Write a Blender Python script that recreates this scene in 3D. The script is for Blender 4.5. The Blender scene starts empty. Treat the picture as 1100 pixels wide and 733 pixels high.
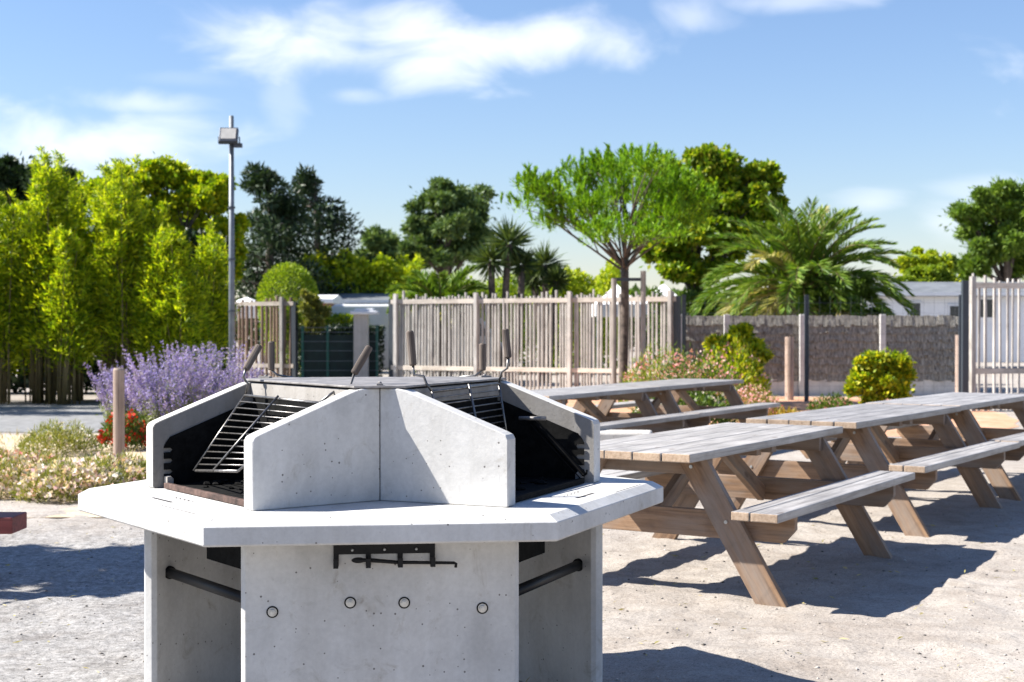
import bpy, math, random
import numpy as np
from mathutils import Vector, Matrix
R = math.radians
random.seed(7); rng = np.random.default_rng(7)
S = bpy.context.scene
COL = S.collection

# ------------------------------------------------------------------ camera
F_PX, EYE, YH = 1543.8, 1.44, 351.27      # focal length in photo pixels, eye height, horizon row
cam_d = bpy.data.cameras.new('camera'); cam = bpy.data.objects.new('camera', cam_d); COL.objects.link(cam)
cam.location = (0, 0, EYE)
cam.rotation_euler = (R(90) - math.atan((366.5 - YH) / F_PX), 0, 0)
cam_d.sensor_width = 36; cam_d.lens = F_PX / 1100 * 36
cam_d.clip_start = .05; cam_d.clip_end = 2000
cam_d.dof.use_dof = True; cam_d.dof.focus_distance = 5.3; cam_d.dof.aperture_fstop = 5.6
S.camera = cam

# ------------------------------------------------------------------ world, sun, exposure
SUN_EL, SUN_PHI = 43.5, 2.0
sun_dir = Vector((-math.cos(R(SUN_PHI)) * math.cos(R(SUN_EL)), math.sin(R(SUN_PHI)) * math.cos(R(SUN_EL)), math.sin(R(SUN_EL))))
sd = bpy.data.lights.new('sun', 'SUN'); sd.energy = 5.0; sd.angle = R(.53); sd.color = (1, .955, .88)
so = bpy.data.objects.new('sun', sd); COL.objects.link(so); so.location = (-20, 5, 30)
so.rotation_euler = (-sun_dir).to_track_quat('-Z', 'Y').to_euler()
w = bpy.data.worlds.new('World'); S.world = w; w.use_nodes = True
nt = w.node_tree; nt.nodes.clear()
def wn(t, **k):
    n = nt.nodes.new(t)
    for a, b in k.items(): setattr(n, a, b)
    return n
def wmath(op, a, b=None, c=None):
    n = wn('ShaderNodeMath', operation=op)
    for i, v in enumerate((a, b, c)):
        if v is None: continue
        if isinstance(v, (int, float)): n.inputs[i].default_value = v
        else: nt.links.new(v, n.inputs[i])
    return n.outputs[0]
sky = wn('ShaderNodeTexSky', sky_type='NISHITA', sun_disc=False)
sky.sun_elevation = R(SUN_EL); sky.sun_rotation = -R(90 - SUN_PHI)
sky.air_density = 1.25; sky.dust_density = .15; sky.ozone_density = 5.0
tc = wn('ShaderNodeTexCoord'); sep = wn('ShaderNodeSeparateXYZ'); nt.links.new(tc.outputs['Generated'], sep.inputs[0])
az = wmath('ARCTAN2', sep.outputs[0], sep.outputs[1]); el = wmath('ARCSINE', sep.outputs[2])
cmb = wn('ShaderNodeCombineXYZ'); nt.links.new(wmath('MULTIPLY', az, 11.0), cmb.inputs[0]); nt.links.new(wmath('MULTIPLY', el, 24.0), cmb.inputs[1])
nz = wn('ShaderNodeTexNoise'); nz.inputs['Scale'].default_value = 1.0; nz.inputs['Detail'].default_value = 7; nz.inputs['Roughness'].default_value = .52; nz.inputs['Distortion'].default_value = .5
nt.links.new(cmb.outputs[0], nz.inputs['Vector'])
noise = wmath('SUBTRACT', nz.outputs['Fac'], .5)
CL = [(330,45,135,42,.9),(470,50,170,44,1.0),(610,42,110,34,.9),(60,158,130,42,.9),(160,150,95,40,.85),(150,112,85,17,.6),(745,18,45,28,.5),(850,2,110,12,.5),
      (935,218,42,15,.45),(1010,238,42,24,.4),(380,102,34,10,.35),(305,92,24,42,.25),(200,85,60,10,.12),(1060,205,50,16,.3),(-160,60,120,50,.9),(1400,60,200,60,.9),(1750,160,240,50,.8)]
tot = None
for (px, py, rx, ry, st) in CL:
    a0 = math.atan((px - 550) / F_PX); e0 = math.atan((YH - py) / F_PX * math.cos(a0))
    u = wmath('DIVIDE', wmath('SUBTRACT', az, a0), rx / F_PX); v = wmath('DIVIDE', wmath('SUBTRACT', el, e0), ry / F_PX)
    rr = wmath('SQRT', wmath('ADD', wmath('MULTIPLY', u, u), wmath('MULTIPLY', v, v)))
    m = wmath('ADD', wmath('SUBTRACT', 1.0, rr), wmath('MULTIPLY', noise, 3.0))
    mr = wn('ShaderNodeMapRange', interpolation_type='SMOOTHSTEP'); nt.links.new(m, mr.inputs['Value'])
    mr.inputs['From Min'].default_value = -.25; mr.inputs['From Max'].default_value = 1.0; mr.inputs['To Max'].default_value = st
    tot = mr.outputs[0] if tot is None else wmath('MAXIMUM', tot, mr.outputs[0])
mx = wn('ShaderNodeMix', data_type='RGBA'); nt.links.new(wmath('MULTIPLY', tot, .7), mx.inputs['Factor'])
tint = wn('ShaderNodeMix', data_type='RGBA', blend_type='MULTIPLY'); tint.inputs['Factor'].default_value = 1; nt.links.new(sky.outputs[0], tint.inputs['A']); tint.inputs['B'].default_value = (1.02, 1.0, 1.13, 1)
nt.links.new(tint.outputs['Result'], mx.inputs['A']); mx.inputs['B'].default_value = (9.6, 9.7, 10.0, 1)
bg = wn('ShaderNodeBackground'); bg.inputs['Strength'].default_value = .058
nt.links.new(mx.outputs['Result'], bg.inputs['Color'])
wo = wn('ShaderNodeOutputWorld'); nt.links.new(bg.outputs[0], wo.inputs[0])
S.view_settings.view_transform = 'Standard'; S.view_settings.look = 'None'; S.view_settings.gamma = 1; S.view_settings.use_curve_mapping = False
S.view_settings.exposure = 1.34
S.render.engine = 'CYCLES'

# ------------------------------------------------------------------ materials
def mat_new(name):
    m = bpy.data.materials.new(name); m.use_nodes = True; n = m.node_tree.nodes; n.clear()
    out = n.new('ShaderNodeOutputMaterial'); b = n.new('ShaderNodeBsdfPrincipled'); m.node_tree.links.new(b.outputs[0], out.inputs[0])
    return m, m.node_tree, b, out
def tnoise(t, vec, scale, detail=5, rough=.6, dist=0, mapping=None):
    n = t.nodes.new('ShaderNodeTexNoise'); n.inputs['Scale'].default_value = scale; n.inputs['Detail'].default_value = detail
    n.inputs['Roughness'].default_value = rough; n.inputs['Distortion'].default_value = dist
    if mapping:
        mp = t.nodes.new('ShaderNodeMapping'); mp.inputs['Scale'].default_value = mapping; t.links.new(vec, mp.inputs[0]); vec = mp.outputs[0]
    t.links.new(vec, n.inputs['Vector']); return n.outputs['Fac']
def ramp(t, fac, stops):
    r = t.nodes.new('ShaderNodeValToRGB'); e = r.color_ramp.elements
    while len(e) < len(stops): e.new(.5)
    for k, (p, c) in enumerate(stops):
        e[k].position = p; e[k].color = (*c, 1) if len(c) == 3 else c
    t.links.new(fac, r.inputs[0]); return r.outputs[0]
def g3(v): return (v, v, v)
def mixc(t, a, b, fac, mode='MIX'):
    m = t.nodes.new('ShaderNodeMix'); m.data_type = 'RGBA'; m.blend_type = mode
    if isinstance(fac, float): m.inputs['Factor'].default_value = fac
    else: t.links.new(fac, m.inputs['Factor'])
    for s, v in (('A', a), ('B', b)):
        if isinstance(v, tuple): m.inputs[s].default_value = (*v, 1)
        else: t.links.new(v, m.inputs[s])
    return m.outputs['Result']
def bump(t, b, h, strength=.4, dist=.01, prev=None):
    n = t.nodes.new('ShaderNodeBump'); n.inputs['Strength'].default_value = strength; n.inputs['Distance'].default_value = dist
    t.links.new(h, n.inputs['Height'])
    if prev: t.links.new(prev, n.inputs['Normal'])
    t.links.new(n.outputs[0], b.inputs['Normal']); return n.outputs[0]
def coord(t, kind='Object'):
    return t.nodes.new('ShaderNodeTexCoord').outputs[kind]
def attr(t, name='gc'):
    a = t.nodes.new('ShaderNodeAttribute'); a.attribute_name = name; return a.outputs['Vector']

def concrete(name, base=.56, tint=(1, .985, .955), stain=.5):
    m, t, b, o = mat_new(name); c = coord(t)
    big = tnoise(t, c, 3.2, 6, .62, .4); col = ramp(t, big, [(.28, tuple(base * .80 * k for k in tint)), (.5, tuple(base * k for k in tint)), (.75, tuple(min(.85, base * 1.12) * k for k in tint))])
    streak = tnoise(t, c, 1.0, 4, .6, 0, (9, 9, .9)); col = mixc(t, col, ramp(t, streak, [(.42, (1, 1, 1)), (.72, (.74, .72, .69))]), stain, 'MULTIPLY')
    fine = tnoise(t, c, 60, 4, .7); col = mixc(t, col, ramp(t, fine, [(.3, g3(.88)), (.65, g3(1.04))]), .7, 'MULTIPLY')
    v = t.nodes.new('ShaderNodeTexVoronoi'); v.inputs['Scale'].default_value = 44; v.inputs['Randomness'].default_value = 1; t.links.new(c, v.inputs['Vector'])
    vr = t.nodes.new('ShaderNodeTexVoronoi'); vr.inputs['Scale'].default_value = 44; t.links.new(c, vr.inputs['Vector'])
    sz = t.nodes.new('ShaderNodeSeparateColor'); t.links.new(vr.outputs['Color'], sz.inputs[0])
    ms = t.nodes.new('ShaderNodeMath'); ms.operation = 'MULTIPLY_ADD'; t.links.new(sz.outputs[0], ms.inputs[0]); ms.inputs[1].default_value = .34; ms.inputs[2].default_value = -.17
    lt = t.nodes.new('ShaderNodeMath'); lt.operation = 'LESS_THAN'; t.links.new(v.outputs['Distance'], lt.inputs[0]); t.links.new(ms.outputs[0], lt.inputs[1])
    col = mixc(t, col, (.16, .15, .14), lt.outputs[0])
    blot = tnoise(t, c, 7.5, 7, .72, 1.2); col = mixc(t, col, ramp(t, blot, [(.25, (.52, .46, .40)), (.34, (.86, .84, .81)), (.42, (1, 1, 1)), (.62, (1, 1, 1)), (.72, (.80, .79, .78))]), .85, 'MULTIPLY')
    t.links.new(col, b.inputs['Base Color']); b.inputs['Roughness'].default_value = .82
    p = bump(t, b, fine, .25, .004); inv = t.nodes.new('ShaderNodeMath'); inv.operation = 'SUBTRACT'; inv.inputs[0].default_value = 1; t.links.new(lt.outputs[0], inv.inputs[1])
    bump(t, b, inv.outputs[0], .5, .003, p)
    return m
def wood(name, c_lo, c_mid, c_hi, scale=1.0, rough=.75, crack=.75, gray=None, knots=True):
    m, t, b, o = mat_new(name); c = attr(t)
    g = tnoise(t, c, 1.0, 6, .65, .35, (2.2 * scale, 34 * scale, 34 * scale)); col = ramp(t, g, [(.25, c_lo), (.5, c_mid), (.78, c_hi)])
    g2 = tnoise(t, c, 1.0, 3, .6, .2, (1.2 * scale, 95 * scale, 95 * scale)); col = mixc(t, col, ramp(t, g2, [(.33, g3(crack * .6)), (.43, (1, 1, 1))]), .75, 'MULTIPLY')
    big = tnoise(t, c, 1.0, 4, .6, .2, (2.6, 7, 7)); col = mixc(t, col, ramp(t, big, [(.3, g3(.76)), (.7, g3(1.1))]), .8, 'MULTIPLY')
    if gray:
        pg = tnoise(t, c, 1.0, 4, .6, .3, (1.5, 5, 5)); col = mixc(t, col, gray, ramp(t, pg, [(.42, g3(0)), (.62, g3(.7))]))
    if knots:
        v = t.nodes.new('ShaderNodeTexVoronoi'); mp = t.nodes.new('ShaderNodeMapping'); mp.inputs['Scale'].default_value = (2.6, 7, 7); t.links.new(c, mp.inputs[0]); t.links.new(mp.outputs[0], v.inputs['Vector']); v.inputs['Scale'].default_value = 1
        col = mixc(t, col, ramp(t, v.outputs['Distance'], [(.0, (.28, .2, .16)), (.085, (.5, .42, .36)), (.13, (1, 1, 1))]), .8, 'MULTIPLY')
    oi = t.nodes.new('ShaderNodeObjectInfo'); col = mixc(t, col, ramp(t, oi.outputs['Random'], [(0, (.80, .79, .78)), (.5, (1, 1, 1)), (1, (1.14, 1.12, 1.08))]), .9, 'MULTIPLY')
    st_ = tnoise(t, coord(t), 2.3, 6, .68, .9); col = mixc(t, col, ramp(t, st_, [(.34, (.70, .68, .66)), (.48, (1, 1, 1)), (.7, (1.10, 1.09, 1.08))]), .75, 'MULTIPLY')
    t.links.new(col, b.inputs['Base Color']); b.inputs['Roughness'].default_value = rough
    bump(t, b, g2, .35, .003)
    return m
def plain(name, c, rough=.6, metal=0.0, var=.15, scale=12, bmp=.15, spec=.5):
    m, t, b, o = mat_new(name); cc = coord(t)
    n = tnoise(t, cc, scale, 5, .65); col = mixc(t, c, ramp(t, n, [(.3, g3(1 - var * 1.6)), (.7, g3(1 + var))]), 1.0, 'MULTIPLY')
    t.links.new(col, b.inputs['Base Color']); b.inputs['Roughness'].default_value = rough; b.inputs['Metallic'].default_value = metal; b.inputs['Specular IOR Level'].default_value = spec
    if bmp: bump(t, b, tnoise(t, cc, scale * 5, 3, .6), bmp, .002)
    return m
def leafmat(name, cols, trans=.35, rough=.5):
    m, t, b, o = mat_new(name)
    g = t.nodes.new('ShaderNodeNewGeometry')
    k = len(cols); col = ramp(t, g.outputs['Random Per Island'], [(i / max(1, k - 1), c) for i, c in enumerate(cols)])
    n = tnoise(t, coord(t), 1.6, 3, .6); col = mixc(t, col, ramp(t, n, [(.3, (.72, .8, .75)), (.7, (1.25, 1.12, 1.0))]), .7, 'MULTIPLY')
    t.links.new(col, b.inputs['Base Color']); b.inputs['Roughness'].default_value = rough; b.inputs['Specular IOR Level'].default_value = .3
    tr = t.nodes.new('ShaderNodeBsdfTranslucent'); t.links.new(mixc(t, col, (1.3, 1.35, .5), 1.0, 'MULTIPLY'), tr.inputs[0])
    mxs = t.nodes.new('ShaderNodeMixShader'); mxs.inputs[0].default_value = trans
    t.links.new(b.outputs[0], mxs.inputs[1]); t.links.new(tr.outputs[0], mxs.inputs[2]); t.links.new(mxs.outputs[0], o.inputs[0])
    return m

M = {}
M['concrete'] = concrete('cast_concrete', .55)
M['concrete_wall'] = concrete('cast_concrete_walls', .56, stain=.4)
M['concrete_sooty'] = concrete('stained_concrete', .33, (1, .94, .87), 1.0)
M['concrete_dusty'] = concrete('smoke_dulled_concrete', .24, (1, .95, .89), 1.0)
M['top_wood'] = wood('weathered_top_boards', (.16, .145, .13), (.32, .305, .295), (.48, .465, .455), 1, .5)
M['side_wood'] = wood('pine_boards', (.12, .065, .035), (.235, .14, .08), (.34, .22, .135), 1, .65, gray=(.24, .205, .18))
M['slat_wood'] = wood('silvered_stakes', (.30, .28, .26), (.47, .445, .42), (.60, .58, .55), 1, .8, knots=False)
M['rail_wood'] = wood('bleached_rail', (.42, .37, .31), (.58, .52, .46), (.66, .61, .55), 1, .8, knots=False)
M['brown_slat'] = wood('tan_stakes', (.22, .15, .11), (.36, .25, .19), (.46, .34, .27), 1, .8, knots=False)
M['post_wood'] = wood('round_post_wood', (.26, .19, .15), (.38, .29, .24), (.48, .39, .33), 1, .8)
M['handle_wood'] = wood('charred_handle_wood', (.045, .033, .027), (.11, .085, .07), (.20, .165, .14), 2, .85, knots=False)
M['red_wood'] = wood('red_brown_wood', (.12, .02, .015), (.2, .035, .03), (.26, .06, .05), 1, .6, knots=False)
M['soot'] = plain('sooty_steel', (.006, .006, .006), .85, 0, .5, 30, .3, .12)
M['black_metal'] = plain('black_painted_metal', (.008, .008, .009), .5, .1, .2, 20, .1, .25)
M['rust'] = plain('rusty_steel', (.10, .06, .048), .8, .2, .5, 25, .4)
M['wire'] = plain('stainless_rod', (.21, .20, .19), .4, .9, .3, 40, .05)
M['cap_metal'] = plain('aged_cap_plate', (.25, .235, .225), .6, .3, .35, 14, .15)
M['zinc'] = plain('zinc_bolt', (.50, .51, .51), .3, .8, .15, 50, 0)
M['galv'] = plain('galvanised_pole', (.17, .19, .21), .5, .4, .15, 8, .05)
M['anthracite'] = plain('anthracite_paint', (.035, .045, .058), .5, 0, .1, 8, 0)
M['green_paint'] = plain('green_paint', (.02, .12, .085), .5, 0, .1, 8, 0)
M['white_paint'] = plain('white_cladding', (.78, .79, .80), .5, 0, .05, 3, .02)
M['white_cloth'] = plain('white_canvas', (.82, .82, .82), .8, 0, .05, 3, .05)
M['grey_roof'] = plain('grey_roof', (.16, .17, .18), .6, 0, .2, 3, .1)
M['brown_paint'] = plain('brown_timber', (.25, .13, .08), .6, 0, .2, 6, .1)
M['blue_cladding'] = plain('pale_blue_cladding', (.33, .50, .68), .6, 0, .06, 3, .02)
M['gate_screen'] = plain('dark_green_screen', (.008, .028, .022), .6, 0, .3, 6, 0)
M['glass'] = plain('dark_window', (.03, .04, .05), .08, 0, .1, 3, 0)
M['lamp_glass'] = plain('lamp_glass', (.52, .5, .46), .2, 0, .1, 10, 0)
M['lamp_body'] = plain('lamp_body', (.06, .07, .09), .4, .3, .1, 10, 0)
M['stone'] = concrete('cut_stone', .5, (1, .95, .88), .6)
M['ash'] = plain('grey_ash', (.22, .21, .20), .95, 0, .5, 40, .6)
M['marking'] = plain('dark_engraving', (.05, .045, .045), .8, 0, .2, 30, 0)
M['bark'] = plain('bark', (.11, .085, .07), .9, 0, .5, 9, .8)
M['bark_grey'] = plain('grey_bark', (.22, .18, .15), .9, 0, .4, 12, .8)
M['pole_wood'] = wood('stake_wood', (.22, .19, .17), (.34, .30, .27), (.44, .4, .37), 1, .85, knots=False)
M['cane'] = plain('bamboo_cane', (.17, .13, .05), .5, 0, .35, 3, .05)
def brush_mat():
    m, t, b, o = mat_new('brushwood_thatch'); c = attr(t)
    g = tnoise(t, c, 1.0, 5, .7, .6, (26, 26, 5)); col = ramp(t, g, [(.3, (.07, .064, .052)), (.5, (.23, .215, .185)), (.72, (.44, .42, .37))])
    t.links.new(col, b.inputs['Base Color']); b.inputs['Roughness'].default_value = .95; bump(t, b, g, .8, .03); return m
M['brush'] = brush_mat()
def L(name, *cols, **k): M[name] = leafmat(name, cols, **k)
L('bamboo_leaf', (.03, .07, .006), (.20, .32, .008), (.46, .56, .014), (.68, .68, .03), trans=.45)
L('pine_leaf', (.05, .13, .008), (.16, .34, .010), (.34, .54, .018), trans=.3)
L('dark_conifer', (.010, .026, .012), (.026, .052, .020), (.05, .085, .03), trans=.12)
L('mid_pine_leaf', (.05, .10, .035), (.11, .18, .06), (.19, .26, .07), trans=.2)
L('far_pine_leaf', (.06, .12, .02), (.13, .22, .03), (.22, .32, .04), trans=.25)
L('plane_leaf', (.06, .12, .008), (.15, .25, .012), (.28, .38, .02), (.34, .32, .04), trans=.4)
L('gold_leaf', (.10, .19, .010), (.30, .40, .012), (.56, .54, .015), trans=.4)
L('hedge_leaf', (.10, .17, .015), (.21, .30, .02), (.34, .41, .03), trans=.35)
L('yellow_leaf', (.20, .30, .015), (.36, .44, .02), (.52, .54, .03), trans=.4)
L('green_leaf', (.04, .08, .015), (.08, .14, .02), (.12, .19, .03), trans=.3)
L('dark_leaf', (.01, .022, .01), (.02, .04, .018), (.03, .055, .02), trans=.1)
L('palm_leaf', (.06, .13, .015), (.13, .23, .025), (.24, .31, .05), trans=.25)
L('palm_dry', (.22, .24, .06), (.36, .34, .11), (.42, .36, .16), trans=.25)
L('yucca_leaf', (.03, .06, .02), (.07, .11, .03), (.13, .17, .05), trans=.2)
L('lav_leaf', (.16, .2, .08), (.24, .28, .12), (.3, .33, .17), trans=.3)
L('lav_bloom', (.20, .14, .50), (.34, .27, .68), (.48, .40, .80), trans=.3)
L('meadow_leaf', (.12, .15, .03), (.22, .24, .05), (.32, .30, .09), trans=.3)
L('white_bloom', (.78, .74, .68), (.8, .78, .74), (.75, .5, .5), trans=.2)
L('pink_bloom', (.62, .16, .24), (.74, .36, .42), (.78, .60, .60), trans=.3)
L('pale_pink_bloom', (.72, .50, .48), (.76, .66, .62), (.78, .74, .70), (.68, .38, .42), trans=.2)
L('red_bloom', (.45, .015, .012), (.6, .03, .02), (.65, .08, .03), trans=.2)
L('orange_leaf', (.45, .2, .03), (.42, .28, .04), (.25, .24, .04), trans=.3)
L('citrus_leaf', (.05, .11, .010), (.22, .32, .015), (.44, .48, .02), (.62, .56, .03), trans=.4)
L('straw', (.5, .42, .25), (.42, .36, .18), (.3, .28, .1), trans=.2)

# ------------------------------------------------------------------ mesh helpers
def tag(o, label=None, cat=None, group=None, kind=None):
    if label: o['label'] = label
    if cat: o['category'] = cat
    if group: o['group'] = group
    if kind: o['kind'] = kind
    return o
def empty(name, loc, rz=0.0):
    o = bpy.data.objects.new(name, None); COL.objects.link(o); o.location = loc; o.rotation_euler = (0, 0, rz); o.empty_display_size = .1
    return o
class MB:
    def __init__(s): s.v = []; s.f = []; s.g = []
    def add(s, vs, fs, gs=None):
        b = len(s.v); s.v += [tuple(v) for v in vs]; s.f += [tuple(i + b for i in f) for f in fs]
        s.g += [tuple(g) for g in (gs if gs is not None else vs)]
    def box(s, c, size, rot=None, taper=None):
        """box centred on c; grain runs along its local x"""
        hx, hy, hz = size[0] / 2, size[1] / 2, size[2] / 2
        off = (random.uniform(0, 50), random.uniform(0, 50), random.uniform(0, 50))
        loc = [(x, y, z) for x in (-hx, hx) for y in (-hy, hy) for z in (-hz, hz)]
        vs = [(rot @ Vector(p) if rot else Vector(p)) + Vector(c) for p in loc]
        fs = [(0, 1, 3, 2), (4, 6, 7, 5), (0, 4, 5, 1), (2, 3, 7, 6), (0, 2, 6, 4), (1, 5, 7, 3)]
        s.add(vs, fs, [(p[0] + off[0], p[1] + off[1], p[2] + off[2]) for p in loc])
    def beam(s, a, b, wid, thk, side=None):
        """board from a to b, wid measured along 'side', thk along the third axis"""
        a, b = Vector(a), Vector(b); x = (b - a).normalized(); side = Vector(side) if side else Vector((0, 0, 1))
        z = x.cross(side).normalized(); y = z.cross(x).normalized()
        m = Matrix((x, y, z)).transposed(); s.box((a + b) / 2, ((b - a).length, wid, thk), m)
    def prism(s, poly, fn, d0, d1):
        """poly list of 2D, fn(a,b,depth)->3D"""
        n = len(poly); vs = [fn(p[0], p[1], d0) for p in poly] + [fn(p[0], p[1], d1) for p in poly]
        off = random.uniform(0, 50); gs = [(p[0] + off, p[1], d0) for p in poly] + [(p[0] + off, p[1], d1) for p in poly]
        fs = [tuple(range(n))[::-1], tuple(range(n, 2 * n))] + [(i, (i + 1) % n, n + (i + 1) % n, n + i) for i in range(n)]
        s.add(vs, fs, gs)
    def tube(s, path, r, n=8, cap=True):
        path = [Vector(p) for p in path]; k = len(path); rs = r if isinstance(r, (list, tuple)) else [r] * k
        t0 = (path[1] - path[0]).normalized(); up = Vector((0, 0, 1)) if abs(t0.z) < .9 else Vector((1, 0, 0))
        nrm = t0.cross(up).normalized(); vs = []; gs = []; ln = 0; off = random.uniform(0, 30)
        for i, p in enumerate(path):
            t = (path[min(i + 1, k - 1)] - path[max(i - 1, 0)]).normalized(); nrm = (nrm - t * nrm.dot(t)).normalized(); bi = t.cross(nrm)
            if i: ln += (p - path[i - 1]).length
            for j in range(n):
                a = 2 * math.pi * j / n; vs.append(p + (nrm * math.cos(a) + bi * math.sin(a)) * rs[i]); gs.append((ln + off, math.cos(a) * rs[i], math.sin(a) * rs[i] + off))
        fs = [(i * n + j, i * n + (j + 1) % n, (i + 1) * n + (j + 1) % n, (i + 1) * n + j) for i in range(k - 1) for j in range(n)]
        if cap: fs += [tuple(range(n))[::-1], tuple(range((k - 1) * n, k * n))]
        s.add(vs, fs, gs)
    def blob(s, c, r, sc=(1, 1, 1), n=6, m=4, jit=0):
        vs = []; fs = []
        for i in range(m + 1):
            th = math.pi * i / m
            for j in range(n):
                a = 2 * math.pi * j / n; q = r * (1 + random.uniform(-jit, jit))
                vs.append((c[0] + q * sc[0] * math.sin(th) * math.cos(a), c[1] + q * sc[1] * math.sin(th) * math.sin(a), c[2] + q * sc[2] * math.cos(th)))
        for i in range(m):
            for j in range(n): fs.append((i * n + j, (i + 1) * n + j, (i + 1) * n + (j + 1) % n, i * n + (j + 1) % n))
        s.add(vs, fs)
    def build(s, name, mat, parent=None, bevel=0, smooth=False, seg=2):
        me = bpy.data.meshes.new(name); me.from_pydata(s.v, [], s.f); me.update()
        at = me.attributes.new('gc', 'FLOAT_VECTOR', 'POINT'); at.data.foreach_set('vector', np.array(s.g, dtype=np.float32).ravel())
        me.materials.append(M[mat] if isinstance(mat, str) else mat)
        if smooth: me.polygons.foreach_set('use_smooth', [True] * len(me.polygons))
        o = bpy.data.objects.new(name, me); COL.objects.link(o)
        if parent: o.parent = parent
        if bevel:
            b = o.modifiers.new('bevel', 'BEVEL'); b.width = bevel; b.segments = seg; b.limit_method = 'ANGLE'; b.angle_limit = R(30); b.harden_normals = False
        return o
def copy_tree(o, parent=None):
    c = o.copy(); COL.objects.link(c)
    if parent: c.parent = parent
    for ch in [x for x in bpy.data.objects if x.parent == o]: copy_tree(ch, c)
    return c
def children(o): return [x for x in bpy.data.objects if x.parent == o]
def npmesh(name, verts, faces, mat, parent=None, smooth=False):
    """verts (n,3), faces (m,k) arrays"""
    me = bpy.data.meshes.new(name); nv = len(verts); nf, k = faces.shape
    me.vertices.add(nv); me.vertices.foreach_set('co', verts.astype(np.float32).ravel())
    me.loops.add(nf * k); me.loops.foreach_set('vertex_index', faces.astype(np.int32).ravel())
    me.polygons.add(nf); me.polygons.foreach_set('loop_start', np.arange(0, nf * k, k, dtype=np.int32)); me.polygons.foreach_set('loop_total', np.full(nf, k, dtype=np.int32))
    if smooth: me.polygons.foreach_set('use_smooth', np.ones(nf, dtype=bool))
    me.update(calc_edges=True); me.validate()
    me.materials.append(M[mat]); o = bpy.data.objects.new(name, me); COL.objects.link(o)
    if parent: o.parent = parent
    return o
def unit(a): return a / np.maximum(1e-9, np.linalg.norm(a, axis=1, keepdims=True))
def leaf_geo(P, D, Ln, Wd):
    n = len(P); D = unit(D); r = unit(rng.normal(size=(n, 3))); side = unit(np.cross(D, r)); nrm = np.cross(D, side)
    Ln = np.broadcast_to(Ln, n)[:, None]; Wd = np.broadcast_to(Wd, n)[:, None]
    mid = P + D * Ln * .45 + nrm * Ln * .06
    V = np.stack([P, mid + side * Wd / 2, P + D * Ln, mid - side * Wd / 2], 1).reshape(-1, 3)
    return V, np.arange(4 * n).reshape(n, 4)
class Leaves:
    def __init__(s): s.P = []; s.D = []; s.L = []; s.W = []
    def add(s, P, D, Ln, Wd):
        n = len(P); s.P.append(P); s.D.append(D); s.L.append(np.broadcast_to(Ln, n)); s.W.append(np.broadcast_to(Wd, n))
    def build(s, name, mat, parent=None):
        V, Fc = leaf_geo(np.concatenate(s.P), np.concatenate(s.D), np.concatenate(s.L), np.concatenate(s.W))
        return npmesh(name, V, Fc, mat, parent)
def rand_dirs(n, up=0.0):
    d = rng.normal(size=(n, 3)); d = unit(d); d[:, 2] += up; return unit(d)
def ball(n, c, rad, shell=.5):
    d = rand_dirs(n); r = rng.uniform(shell ** 3, 1, size=(n, 1)) ** (1 / 3)
    return np.array(c) + d * r * np.array(rad), d
def at(px, py, Y): return Vector(((px - 550) / F_PX * Y, Y, EYE - (py - YH) / F_PX * Y))
def xat(px, Y): return (px - 550) / F_PX * Y
def zat(py, Y): return EYE - (py - YH) / F_PX * Y
def dground(py): return F_PX * EYE / (py - YH)

# smooth value noise for terrain
def vnoise(x, y, s, seed):
    g = np.random.default_rng(seed).random((256, 256)); X = x / s; Y = y / s
    xi = np.floor(X).astype(int); yi = np.floor(Y).astype(int); fx = X - xi; fy = Y - yi
    fx = fx * fx * (3 - 2 * fx); fy = fy * fy * (3 - 2 * fy); a = g[xi % 256, yi % 256]; b = g[(xi + 1) % 256, yi % 256]; c = g[xi % 256, (yi + 1) % 256]; d = g[(xi + 1) % 256, (yi + 1) % 256]
    return (a * (1 - fx) + b * fx) * (1 - fy) + (c * (1 - fx) + d * fx) * fy - .5
def ground_h(x, y):
    fade = np.clip((15.0 - y) / 4, 0, 1) * np.clip((14 - np.abs(x)) / 3, 0, 1)
    h = vnoise(x, y, 1.3, 1) * .026 + vnoise(x, y, .42, 2) * .026 + vnoise(x + y * .3, y, .17, 3) * .022 + vnoise(x, y, .075, 4) * .012
    return h * fade

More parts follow.
